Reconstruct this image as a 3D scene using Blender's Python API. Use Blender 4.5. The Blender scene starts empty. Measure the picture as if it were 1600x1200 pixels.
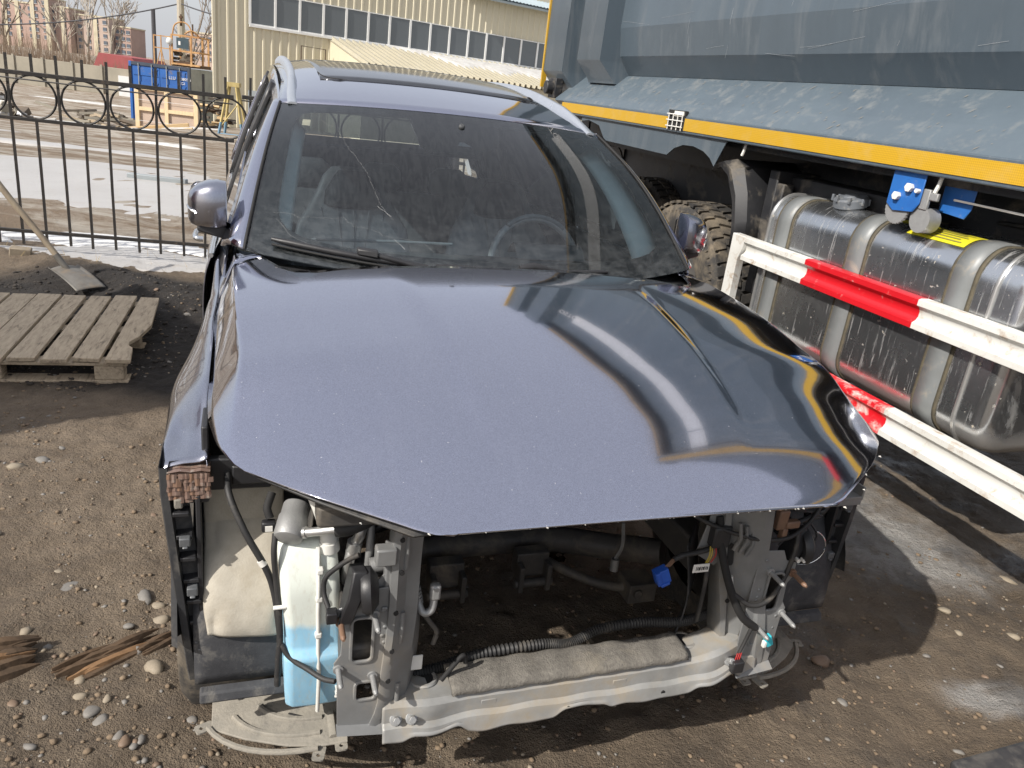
import bpy, math, random
import numpy as np
from mathutils import Vector, Matrix
from mathutils.geometry import tessellate_polygon
random.seed(4); rng = np.random.default_rng(7)
R = math.radians
sc = bpy.context.scene
col = sc.collection

# ------------------------------------------------------------------ camera
CAM_H, PITCH, ROLL, FPX = 1.632, R(20.0), R(7.0), 1208.0
cd = bpy.data.cameras.new('camera'); cam = bpy.data.objects.new('camera', cd); col.objects.link(cam)
cd.sensor_width = 36.0; cd.lens = 36.0 * FPX / 1600.0; cd.clip_start = 0.05; cd.clip_end = 3000
fwd = Vector((0, math.cos(PITCH), -math.sin(PITCH))); up = Vector((0, math.sin(PITCH), math.cos(PITCH))); rt = Vector((1, 0, 0))
c_, s_ = math.cos(ROLL), math.sin(ROLL)
rt2 = c_ * rt + s_ * up; up2 = -s_ * rt + c_ * up
cam.matrix_world = Matrix(((rt2.x, up2.x, -fwd.x, 0), (rt2.y, up2.y, -fwd.y, 0), (rt2.z, up2.z, -fwd.z, CAM_H), (0, 0, 0, 1)))
sc.camera = cam
# ------------------------------------------------------------------ world, sun, exposure
SUNV = Vector((-0.82, -0.81, 0.93)).normalized()
elev = math.asin(SUNV.z); azim = math.atan2(SUNV.x, SUNV.y)
w = bpy.data.worlds.new('World'); sc.world = w; w.use_nodes = True
nt = w.node_tree; bg = nt.nodes['Background']; sky = nt.nodes.new('ShaderNodeTexSky')
sky.sky_type = 'NISHITA'; sky.sun_disc = False; sky.sun_elevation = elev; sky.sun_rotation = azim
sky.air_density = 1.0; sky.dust_density = 4.0; sky.ozone_density = 1.0; sky.altitude = 200
veil = nt.nodes.new('ShaderNodeMix'); veil.data_type = 'RGBA'          # thin even high cloud over the whole sky
veil.inputs[0].default_value = .62; veil.inputs[7].default_value = (5.7, 5.8, 6.2, 1)
nt.links.new(sky.outputs[0], veil.inputs[6]); nt.links.new(veil.outputs[2], bg.inputs[0]); bg.inputs[1].default_value = 0.135
sl = bpy.data.lights.new('sun', 'SUN'); so = bpy.data.objects.new('sun', sl); col.objects.link(so)
sl.energy = 4.9; sl.angle = R(0.6); sl.color = (1.0, 0.95, 0.88)
so.rotation_euler = SUNV.to_track_quat('Z', 'Y').to_euler(); so.location = (-8, -8, 12)
sc.view_settings.view_transform = 'Standard'; sc.view_settings.look = 'None'
sc.view_settings.exposure = 0.14; sc.view_settings.gamma = 1.0
sc.render.engine = 'CYCLES'

# ------------------------------------------------------------------ materials
def nodes(name):
    m = bpy.data.materials.new(name); m.use_nodes = True
    n = m.node_tree.nodes; l = m.node_tree.links
    return m, n, l, n['Principled BSDF']
def noise(n, l, scale, detail=4, rough=.6, vec=None, dist=0):
    t = n.new('ShaderNodeTexNoise'); t.inputs['Scale'].default_value = scale
    t.inputs['Detail'].default_value = detail; t.inputs['Roughness'].default_value = rough
    t.inputs['Distortion'].default_value = dist
    if vec is not None: l.new(vec, t.inputs['Vector'])
    return t.outputs['Fac']
def ramp(n, l, fac, a, b, ca=(0, 0, 0, 1), cb=(1, 1, 1, 1)):
    r = n.new('ShaderNodeValToRGB'); r.color_ramp.elements[0].position = a; r.color_ramp.elements[1].position = b
    r.color_ramp.elements[0].color = ca; r.color_ramp.elements[1].color = cb
    l.new(fac, r.inputs[0]); return r.outputs[0]
def mix(n, l, fac, a, b):
    x = n.new('ShaderNodeMix'); x.data_type = 'RGBA'
    for i, v in ((0, fac), (6, a), (7, b)):
        if isinstance(v, (int, float)): x.inputs[i].default_value = v
        elif isinstance(v, tuple): x.inputs[i].default_value = (*v[:3], 1)
        else: l.new(v, x.inputs[i])
    return x.outputs[2]
def mth(n, l, op, a, b=0.0, c=0.0, clamp=False):
    x = n.new('ShaderNodeMath'); x.operation = op; x.use_clamp = clamp
    for i, v in ((0, a), (1, b), (2, c)):
        if isinstance(v, (int, float)): x.inputs[i].default_value = v
        else: l.new(v, x.inputs[i])
    return x.outputs[0]
def bump(n, l, b, h, strength=.3, dist=.01):
    x = n.new('ShaderNodeBump'); x.inputs['Strength'].default_value = strength; x.inputs['Distance'].default_value = dist
    l.new(h, x.inputs['Height']); l.new(x.outputs[0], b.inputs['Normal'])
def objco(n, scale=(1, 1, 1)):
    t = n.new('ShaderNodeTexCoord'); return t.outputs['Object']
def mapped(n, l, scale, rot=(0, 0, 0), src='Object'):
    t = n.new('ShaderNodeTexCoord'); mp = n.new('ShaderNodeMapping')
    mp.inputs['Scale'].default_value = scale; mp.inputs['Rotation'].default_value = rot
    l.new(t.outputs[src], mp.inputs[0]); return mp.outputs[0]
MATS = {}
def mat(name, c1, c2=None, scale=6, rough=.6, metal=0, bmp=0, bscale=60, dirt=None, dscale=5, damt=.5, coat=0, spec=.5, stretch=(1, 1, 1), rv=.12):
    """painted / plastic / metal surface with colour wear, dirt film and fine relief"""
    m, n, l, b = nodes(name); v = mapped(n, l, stretch)
    c2 = c2 or tuple(x * .75 for x in c1)
    f = ramp(n, l, noise(n, l, scale, 6, .65, v), .35, .68)
    c = mix(n, l, f, c1, c2)
    if dirt:
        d = ramp(n, l, noise(n, l, dscale, 8, .7, v, .4), .62 - .3 * damt, .78 - .2 * damt)
        c = mix(n, l, d, c, dirt)
        rr = mth(n, l, 'MULTIPLY_ADD', d, .35, rough, True); l.new(rr, b.inputs['Roughness'])
        if metal: l.new(mth(n, l, 'MULTIPLY_ADD', d, -metal, metal, True), b.inputs['Metallic'])
    else:
        l.new(mth(n, l, 'MULTIPLY_ADD', f, rv, rough - rv / 2, True), b.inputs['Roughness'])
        b.inputs['Metallic'].default_value = metal
    l.new(c, b.inputs['Base Color'])
    b.inputs['Coat Weight'].default_value = coat; b.inputs['Coat Roughness'].default_value = .05
    b.inputs['Specular IOR Level'].default_value = spec
    if bmp: bump(n, l, b, noise(n, l, bscale, 5, .6, v), bmp, .004)
    MATS[name] = m; return m
DUST = (.30, .26, .20)
mat('black_plastic', (.018, .018, .02), (.03, .03, .032), 9, .45, bmp=.1, bscale=300)
mat('black_matte', (.012, .012, .013), (.022, .021, .02), 8, .8)
mat('black_dusty', (.028, .029, .032), (.05, .05, .05), 14, .55, dirt=(.13, .12, .105), dscale=9, damt=.35, bmp=.15, bscale=120)
mat('liner_plastic', (.035, .036, .04), (.055, .056, .06), 30, .7, dirt=(.16, .15, .135), dscale=16, damt=.32, bmp=.2, bscale=260)
mat('zinc_steel', (.36, .36, .35), (.26, .26, .25), 9, .5, .2, dirt=(.31, .265, .20), dscale=7, damt=.55, bmp=.08, bscale=40)
mat('grey_steel', (.25, .255, .255), (.19, .192, .19), 7, .48, .25, dirt=(.24, .22, .19), dscale=6, damt=.35, bmp=.06, bscale=40)
mat('dark_steel', (.07, .068, .066), (.10, .093, .085), 9, .55, .2, dirt=(.21, .18, .14), dscale=7, damt=.4)
mat('aluminium', (.62, .62, .61), (.5, .5, .49), 15, .38, .8, bmp=.05, bscale=200)
mat('cast_grey', (.36, .365, .36), (.30, .3, .3), 40, .55, .45, bmp=.2, bscale=300)
mat('white_plastic', (.72, .72, .68), (.62, .61, .56), 12, .5)
mat('dusty_tray', (.30, .275, .23), (.22, .205, .175), 18, .85, dirt=(.12, .115, .105), dscale=7, damt=.3, bmp=.5, bscale=130)
mat('foam_grey', (.21, .195, .17), (.13, .12, .105), 90, .95, dirt=(.28, .25, .2), dscale=8, damt=.35, bmp=1.0, bscale=260)
mat('rubber', (.02, .02, .021), (.035, .034, .033), 10, .6, dirt=(.12, .105, .085), dscale=9, damt=.3)
mat('tyre_rubber', (.028, .027, .026), (.045, .042, .039), 14, .8, dirt=(.20, .165, .12), dscale=6, damt=.52, bmp=.3, bscale=120)
mat('blue_connector', (.02, .10, .48), (.015, .07, .38), 20, .4)
mat('cyan_connector', (.05, .50, .58), (.04, .42, .5), 20, .4)
mat('red_wire', (.45, .03, .03), None, 20, .5)
mat('yellow_wire', (.5, .38, .05), None, 20, .5)
mat('brown_tape', (.155, .095, .072), (.215, .15, .12), 55, .38, dirt=(.34, .31, .27), dscale=30, damt=.3)
mat('brown_plastic', (.22, .13, .085), None, 20, .5)
mat('chrome_trim', (.66, .68, .70), (.6, .62, .64), 20, .22, .9)
mat('rail_silver', (.55, .58, .62), (.5, .53, .57), 12, .33, .7)
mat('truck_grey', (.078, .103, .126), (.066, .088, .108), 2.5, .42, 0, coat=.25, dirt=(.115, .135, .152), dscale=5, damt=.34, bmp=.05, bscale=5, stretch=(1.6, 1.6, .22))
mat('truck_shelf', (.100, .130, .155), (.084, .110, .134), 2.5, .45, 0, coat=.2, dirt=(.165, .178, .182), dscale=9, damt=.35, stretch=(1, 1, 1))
mat('truck_black', (.016, .017, .02), (.03, .03, .032), 6, .5, dirt=(.2, .175, .14), dscale=4, damt=.3)
mat('guard_white', (.68, .68, .65), (.56, .55, .51), 4, .5, coat=.1, dirt=(.34, .23, .14), dscale=16, damt=.26)
mat('guard_red', (.58, .010, .018), (.50, .008, .015), 6, .4, coat=.3, dirt=(.62, .5, .46), dscale=22, damt=.05)
mat('guard_red_worn', (.70, .014, .024), (.62, .01, .018), 6, .42, dirt=(.74, .70, .64), dscale=16, damt=.42)
mat('strap_grey', (.21, .222, .225), (.18, .19, .19), 9, .45, .1, dirt=(.34, .3, .24), dscale=12, damt=.2)
mat('strap_rubber', (.07, .062, .045), (.13, .11, .07), 30, .8)
mat('cap_grey', (.14, .155, .175), (.115, .125, .14), 15, .5, dirt=(.36, .34, .3), dscale=18, damt=.25)
mat('winch_blue', (.02, .13, .42), (.02, .10, .34), 12, .42, dirt=(.25, .25, .25), dscale=14, damt=.15)
mat('label_yellow', (.66, .60, .03), (.58, .52, .02), 20, .5)
mat('label_print', (.25, .23, .06), None, 20, .6)
mat('stripe_white', (.50, .515, .525), (.45, .465, .475), 10, .4)
mat('letter_white', (.8, .8, .8), None, 10, .5)
mat('fence_black', (.014, .013, .013), (.03, .026, .022), 20, .5, dirt=(.10, .07, .045), dscale=25, damt=.2)
mat('old_plank', (.47, .385, .275), (.34, .275, .195), 9, .85, dirt=(.13, .105, .08), dscale=7, damt=.35, bmp=.5, bscale=50, stretch=(6, 1, 6))
mat('fresh_plank', (.55, .40, .22), (.45, .31, .16), 5, .8, bmp=.2, stretch=(1, 6, 6))
mat('fresh_timber', (.70, .56, .36), (.60, .46, .28), 5, .8, stretch=(4, 1, 1))
mat('crate_board', (.47, .37, .30), (.42, .33, .265), 3, .85)
mat('shovel_handle', (.34, .28, .20), (.22, .17, .12), 14, .75, bmp=.2, stretch=(1, 1, .2))
mat('shovel_steel', (.21, .20, .18), (.14, .125, .105), 8, .6, .35, dirt=(.22, .17, .12), dscale=9, damt=.4)
mat('bark', (.12, .075, .042), (.05, .033, .02), 18, .9, bmp=.8, bscale=60, stretch=(.25, 1, 1))
mat('bark_light', (.27, .155, .075), (.14, .08, .04), 18, .9, bmp=.6, bscale=60, stretch=(.25, 1, 1))
mat('stone_tan', (.31, .26, .19), (.21, .175, .13), 14, .7, bmp=.15, bscale=90)
mat('stone_grey', (.22, .205, .185), (.15, .14, .125), 14, .65, bmp=.15, bscale=90)
mat('stone_brown', (.20, .135, .09), (.14, .10, .07), 14, .6, bmp=.15, bscale=90)
mat('wall_cream', (.62, .57, .43), (.57, .525, .395), .6, .5, dirt=(.55, .50, .38), dscale=2.5, damt=.15, stretch=(1, 1, .25))
mat('roof_cream', (.44, .405, .31), (.39, .36, .275), .8, .5, dirt=(.40, .375, .32), dscale=2, damt=.25)
mat('frame_white', (.8, .8, .78), (.74, .74, .72), 3, .5)
mat('roof_sheet', (.36, .43, .47), (.31, .38, .42), 3, .45)
mat('container_blue', (.02, .12, .40), (.018, .09, .31), 1.5, .5, dirt=(.16, .13, .11), dscale=2.5, damt=.22)
mat('container_grey', (.28, .31, .32), (.22, .24, .25), 2, .6)
mat('container_frame', (.045, .06, .09), None, 3, .6)
mat('crane_rust', (.55, .34, .15), (.32, .15, .06), 3, .75)
mat('rust_dark', (.10, .055, .03), (.05, .035, .025), 4, .85)
mat('crane_glass', (.06, .09, .11), None, 3, .15)
mat('trestle_blue', (.10, .20, .30), (.16, .26, .33), 3, .6)
mat('trestle_yellow', (.50, .40, .16), (.36, .28, .12), 3, .7)
mat('pole_concrete', (.42, .38, .31), (.34, .31, .26), 2, .85)
mat('pole_steel', (.07, .07, .08), None, 2, .6)
mat('brick_far', (.40, .285, .24), (.35, .25, .21), .25, .85)  # far brick colours lightened in place of distance haze
mat('brick_far_pale', (.46, .36, .30), (.41, .32, .27), .25, .85)
mat('strip_yellow', (.58, .52, .38), None, .3, .85)
mat('far_window', (.12, .14, .17), None, .3, .25)
mat('far_white', (.70, .70, .70), None, .3, .7)
mat('roof_red', (.33, .075, .075), (.26, .06, .06), .8, .7)
mat('concrete_wall', (.33, .30, .24), (.26, .24, .195), .8, .9)
mat('tree_bark', (.27, .22, .17), (.17, .135, .105), 4, .9)
mat('birch_bark', (.52, .47, .39), (.3, .26, .21), 5, .85)
mat('brush_brown', (.20, .145, .10), (.14, .10, .07), .6, .95)
mat('scrap_dark', (.07, .06, .05), (.15, .12, .09), 2, .85)
mat('red_body', (.16, .018, .022), (.13, .014, .018), 2, .35, coat=.4)
mat('seat_leather', (.30, .305, .31), (.35, .35, .355), 20, .42, bmp=.15, bscale=150)
mat('seat_seam', (.35, .35, .36), None, 20, .6)
mat('dash_black', (.05, .053, .056), (.065, .067, .07), 20, .6)
mat('pillar_trim', (.58, .66, .66), (.52, .60, .60), 10, .7)
mat('trim_grey', (.16, .175, .185), None, 10, .7)
mat('headliner', (.30, .30, .29), None, 10, .9)
mat('dry_grass', (.42, .33, .17), (.30, .22, .11), 5, .9)
mat('felt_pad', (.46, .425, .355), (.40, .365, .30), 30, .97, dirt=(.37, .33, .26), dscale=14, damt=.3, bmp=.25, bscale=240)
mat('clip_grey', (.085, .09, .095), (.13, .135, .14), 40, .35)
mat('tag_white', (.75, .74, .70), (.68, .66, .6), 20, .55)

# washer tank: milky plastic, blue fluid seen through its lower half
def tank_mat():
    m, n, l, b = nodes('washer_tank'); t = n.new('ShaderNodeTexCoord'); sp = n.new('ShaderNodeSeparateXYZ'); l.new(t.outputs['Object'], sp.inputs[0])
    f = ramp(n, l, mth(n, l, 'ADD', sp.outputs[2], mth(n, l, 'MULTIPLY', noise(n, l, 4), .03)), .528, .545)
    c = mix(n, l, f, mix(n, l, noise(n, l, 9, 5), (.22, .47, .66), (.38, .62, .76)), (.70, .74, .68)); c = mix(n, l, mth(n, l, 'MULTIPLY', ramp(n, l, noise(n, l, 14, 7, .7), .5, .75), .45), c, (.48, .44, .36)); l.new(c, b.inputs['Base Color'])
    b.inputs['Roughness'].default_value = .38; b.inputs['Subsurface Weight'].default_value = .25; b.inputs['Subsurface Radius'].default_value = (.02, .02, .02)
    MATS['washer_tank'] = m
tank_mat()
# metallic car paint with clear coat, dust film and water marks
def paint_mat(name, base, dustamt, rgh=.085):
    m, n, l, b = nodes(name); v = mapped(n, l, (1, 1, 1))
    fl = n.new('ShaderNodeTexVoronoi'); fl.inputs['Scale'].default_value = 1100; l.new(v, fl.inputs['Vector'])
    c = mix(n, l, ramp(n, l, fl.outputs['Color'], .2, .95), tuple(x * .82 for x in base), tuple(min(1, x * 1.25) for x in base))
    d = ramp(n, l, noise(n, l, 7, 8, .72, v, .3), .46, .80)
    sp = ramp(n, l, noise(n, l, 150, 2, .5, v), .735, .76)
    vs = mapped(n, l, (3, 26, 3)); st = ramp(n, l, noise(n, l, 1.6, 5, .7, vs), .5, .8)
    dd = mth(n, l, 'ADD', mth(n, l, 'MULTIPLY', mth(n, l, 'ADD', d, st), dustamt * .5), mth(n, l, 'MULTIPLY', sp, .5), 0, True)
    c = mix(n, l, dd, c, (.52, .52, .52)); l.new(c, b.inputs['Base Color'])
    l.new(mth(n, l, 'MULTIPLY_ADD', dd, -.8, 1.0, True), b.inputs['Metallic'])
    b.inputs['Roughness'].default_value = rgh
    b.inputs['Coat Weight'].default_value = 1.0; b.inputs['Coat IOR'].default_value = 1.75
    l.new(mth(n, l, 'MULTIPLY_ADD', dd, .5, .02, True), b.inputs['Coat Roughness'])
    MATS[name] = m
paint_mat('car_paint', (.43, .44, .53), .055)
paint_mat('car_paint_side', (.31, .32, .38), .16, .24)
paint_mat('car_paint_dusty', (.33, .34, .39), .9, .3)
# thin glass sheet: transparent seen straight on, mirror at grazing, dust lying on it
def glass_mat(name, tint, dust, streak):
    m, n, l, b = nodes(name); n.remove(b); out = n['Material Output']
    tr = n.new('ShaderNodeBsdfTransparent'); tr.inputs[0].default_value = (*tint, 1)
    gl = n.new('ShaderNodeBsdfGlossy'); gl.inputs['Roughness'].default_value = .015; gl.inputs[0].default_value = (1, 1, 1, 1)
    fr = n.new('ShaderNodeFresnel'); fr.inputs[0].default_value = 1.52
    ms = n.new('ShaderNodeMixShader'); l.new(mth(n, l, 'MULTIPLY', fr.outputs[0], 1.25, 0, True), ms.inputs[0]); l.new(tr.outputs[0], ms.inputs[1]); l.new(gl.outputs[0], ms.inputs[2])
    df = n.new('ShaderNodeBsdfDiffuse'); df.inputs[0].default_value = (.42, .44, .45, 1)
    v = mapped(n, l, (1, 1, 1), src='UV')
    vs = mapped(n, l, (60, 7, 1), src='UV')
    wv = noise(n, l, 1, 4, .6, vs, 2.2); film = noise(n, l, 4, 6, .6, v)
    sep = n.new('ShaderNodeSeparateXYZ'); l.new(v, sep.inputs[0])
    low = mth(n, l, 'POWER', mth(n, l, 'SUBTRACT', 1.0, sep.outputs[1], 0, True), 5.0)
    spk = ramp(n, l, noise(n, l, 150, 2, .5, v), .74, .78)
    a = mth(n, l, 'MULTIPLY', ramp(n, l, wv, .44, .54), streak)
    a = mth(n, l, 'ADD', a, mth(n, l, 'MULTIPLY', film, dust)); a = mth(n, l, 'ADD', a, mth(n, l, 'MULTIPLY', spk, .10))
    a = mth(n, l, 'ADD', a, mth(n, l, 'MULTIPLY', mth(n, l, 'MULTIPLY', low, ramp(n, l, noise(n, l, 26, 6, .7, v), .4, .7)), .16), 0, True)
    m2 = n.new('ShaderNodeMixShader'); l.new(a, m2.inputs[0]); l.new(ms.outputs[0], m2.inputs[1]); l.new(df.outputs[0], m2.inputs[2])
    l.new(m2.outputs[0], out.inputs[0]); MATS[name] = m
glass_mat('windscreen_glass', (.80, .90, .93), .012, .016)
glass_mat('side_glass', (.10, .115, .125), .04, .01)
def frit_mat():
    m, n, l, b = nodes('frit_black'); b.inputs['Base Color'].default_value = (.01, .011, .012, 1); b.inputs['Roughness'].default_value = .25; MATS['frit_black'] = m
frit_mat()
def gloss_mat(name, c, rough=.05):
    m, n, l, b = nodes(name); b.inputs['Base Color'].default_value = (*c, 1)
    v = objco(n); l.new(mth(n, l, 'MULTIPLY_ADD', noise(n, l, 8, 6, .6, v), .12, rough, True), b.inputs['Roughness']); MATS[name] = m
mat('roof_glass', (.16, .165, .175), (.13, .135, .145), 6, .09, .85, rv=.04)
gloss_mat('window_grey', (.13, .145, .155), .02)
gloss_mat('crate_white', (.7, .7, .7), .5)
# retro-reflective tape with prism cells
def tape_mat():
    m, n, l, b = nodes('amber_tape'); v = mapped(n, l, (1, 1, 1), (0, R(45), 0))
    ck = n.new('ShaderNodeTexChecker'); ck.inputs['Scale'].default_value = 170; l.new(v, ck.inputs[0])
    ck.inputs[1].default_value = (.54, .32, .018, 1); ck.inputs[2].default_value = (.45, .265, .014, 1)
    d = ramp(n, l, noise(n, l, 7, 7, .7, objco(n)), .5, .8)
    l.new(mix(n, l, mth(n, l, 'MULTIPLY', d, .5), ck.outputs[0], (.50, .36, .14)), b.inputs['Base Color'])
    b.inputs['Roughness'].default_value = .35; MATS['amber_tape'] = m
tape_mat()
mat('edge_amber', (.34, .20, .03), (.27, .16, .025), 9, .5)
# dirty brushed aluminium tank with run marks
def alu_tank_mat():
    m, n, l, b = nodes('tank_aluminium'); v = mapped(n, l, (1, 1, 1))
    vs = mapped(n, l, (26, 3, 1.6)); run = ramp(n, l, noise(n, l, 2.2, 6, .75, vs, .5), .56, .68)
    film = ramp(n, l, noise(n, l, 3, 8, .7, v), .42, .75)
    sep = n.new('ShaderNodeSeparateXYZ'); l.new(objco(n), sep.inputs[0])
    low = mth(n, l, 'MULTIPLY', ramp(n, l, mth(n, l, 'ADD', sep.outputs[2], mth(n, l, 'MULTIPLY', noise(n, l, 5, 6, .7, v), .14)), .63, .76, (1, 1, 1, 1), (0, 0, 0, 1)), .85)
    spl = ramp(n, l, noise(n, l, 34, 3, .6, v), .68, .73)
    c = mix(n, l, mth(n, l, 'MULTIPLY', film, .55), (.58, .60, .62), (.42, .43, .44))
    c = mix(n, l, mth(n, l, 'MULTIPLY', run, .5), c, (.50, .475, .43))
    c = mix(n, l, spl, c, (.42, .37, .29)); c = mix(n, l, low, c, (.27, .215, .155)); l.new(c, b.inputs['Base Color'])
    dirt = mth(n, l, 'MAXIMUM', mth(n, l, 'MAXIMUM', low, spl), mth(n, l, 'MULTIPLY', run, .5))
    l.new(mth(n, l, 'MULTIPLY_ADD', dirt, -.9, .95, True), b.inputs['Metallic'])
    l.new(mth(n, l, 'MULTIPLY_ADD', mth(n, l, 'MAXIMUM', dirt, mth(n, l, 'MULTIPLY', film, .4)), .5, .19, True), b.inputs['Roughness']); MATS['tank_aluminium'] = m
alu_tank_mat()
# wet stony mud
def mud_mat():
    m, n, l, b = nodes('mud'); v = objco(n)
    at = n.new('ShaderNodeAttribute'); at.attribute_name = 'soil'   # dug-over earth darkened for the box truck's shade / yard track / damp zones
    sp = n.new('ShaderNodeSeparateColor'); l.new(at.outputs['Color'], sp.inputs[0])
    n1 = noise(n, l, 1.3, 8, .68, v, .3); n2 = noise(n, l, 9, 8, .7, v); n3 = noise(n, l, 70, 4, .65, v); n4 = noise(n, l, 260, 2, .6, v)
    c = mix(n, l, ramp(n, l, n1, .33, .70), (.135, .100, .067), (.275, .216, .153))
    c = mix(n, l, mth(n, l, 'MULTIPLY', ramp(n, l, n2, .42, .72), .55), c, (.075, .055, .038))
    c = mix(n, l, mth(n, l, 'MULTIPLY', ramp(n, l, n3, .58, .70), .5), c, (.29, .235, .165))
    c = mix(n, l, mth(n, l, 'MULTIPLY', ramp(n, l, n4, .60, .72), .45), c, (.33, .27, .19))
    c = mix(n, l, sp.outputs[0], c, mix(n, l, ramp(n, l, n2, .35, .7), (.017, .014, .012), (.040, .033, .027)))  # dark soil tone, deepened to carry the box truck's shade
    tr = mix(n, l, ramp(n, l, noise(n, l, .8, 8, .7, mapped(n, l, (1, 2.2, 1)), .7), .44, .60), (.20, .145, .095), (.43, .39, .33))
    c = mix(n, l, sp.outputs[1], c, tr)
    fa = n.new('ShaderNodeAttribute'); fa.attribute_name = 'frost'      # trampled ice let into the mud
    fm = mth(n, l, 'MULTIPLY', fa.outputs['Fac'], ramp(n, l, mth(n, l, 'ADD', mth(n, l, 'MULTIPLY', noise(n, l, 5, 7, .66, mapped(n, l, (1, 1, 1), (0, 0, R(20))), .6), 1.0), mth(n, l, 'MULTIPLY', fa.outputs['Fac'], .28)), .52, .74), 0, True)
    ice = mix(n, l, ramp(n, l, noise(n, l, 12, 6, .7, v), .35, .7), (.56, .55, .53), (.36, .345, .32))
    c = mix(n, l, mth(n, l, 'MULTIPLY', fm, .85), c, ice)
    wet = mth(n, l, 'MULTIPLY', ramp(n, l, noise(n, l, 3.2, 5, .6, v), .52, .66), sp.outputs[2], 0, True)
    c = mix(n, l, mth(n, l, 'MULTIPLY', sp.outputs[2], .45), c, mix(n, l, .5, c, (.03, .022, .015)))
    c = mix(n, l, mth(n, l, 'MULTIPLY', wet, .6), c, (.04, .031, .022)); l.new(c, b.inputs['Base Color'])
    l.new(mth(n, l, 'MULTIPLY_ADD', wet, -.55, .88, True), b.inputs['Roughness'])
    h = mth(n, l, 'ADD', mth(n, l, 'MULTIPLY', n3, .6), mth(n, l, 'MULTIPLY', n2, 1.2)); h = mth(n, l, 'ADD', h, mth(n, l, 'MULTIPLY', n4, .3))
    bump(n, l, b, h, 1.0, .03); MATS['mud'] = m
mud_mat()
def snow_mat(name, c1, c2, c3, rough, lo=.4, hi=.65, sc_=3):
    m, n, l, b = nodes(name); v = objco(n)
    c = mix(n, l, ramp(n, l, noise(n, l, sc_, 7, .65, v, .4), lo, hi), c1, c2)
    c = mix(n, l, mth(n, l, 'MULTIPLY', ramp(n, l, noise(n, l, sc_ * 6, 6, .7, v), .55, .72), .7), c, c3); l.new(c, b.inputs['Base Color'])
    b.inputs['Roughness'].default_value = rough; bump(n, l, b, noise(n, l, 45, 6, .65, v), .5, .01)
    b.inputs['Subsurface Weight'].default_value = .1; b.inputs['Subsurface Radius'].default_value = (.01, .01, .012)
    MATS[name] = m
snow_mat('snow', (.62, .62, .60), (.50, .48, .45), (.30, .26, .21), .6)
snow_mat('snow_clean', (.66, .66, .66), (.56, .56, .55), (.52, .48, .42), .6)
snow_mat('old_ice', (.36, .355, .34), (.24, .23, .215), (.15, .13, .11), .35)
snow_mat('road_ice', (.46, .445, .425), (.39, .375, .355), (.36, .32, .275), .38, .35, .7, .7)
def puddle_mat():
    m, n, l, b = nodes('puddle_water'); b.inputs['Base Color'].default_value = (.035, .028, .02, 1); b.inputs['Roughness'].default_value = .04
    MATS['puddle_water'] = m
puddle_mat()

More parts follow.
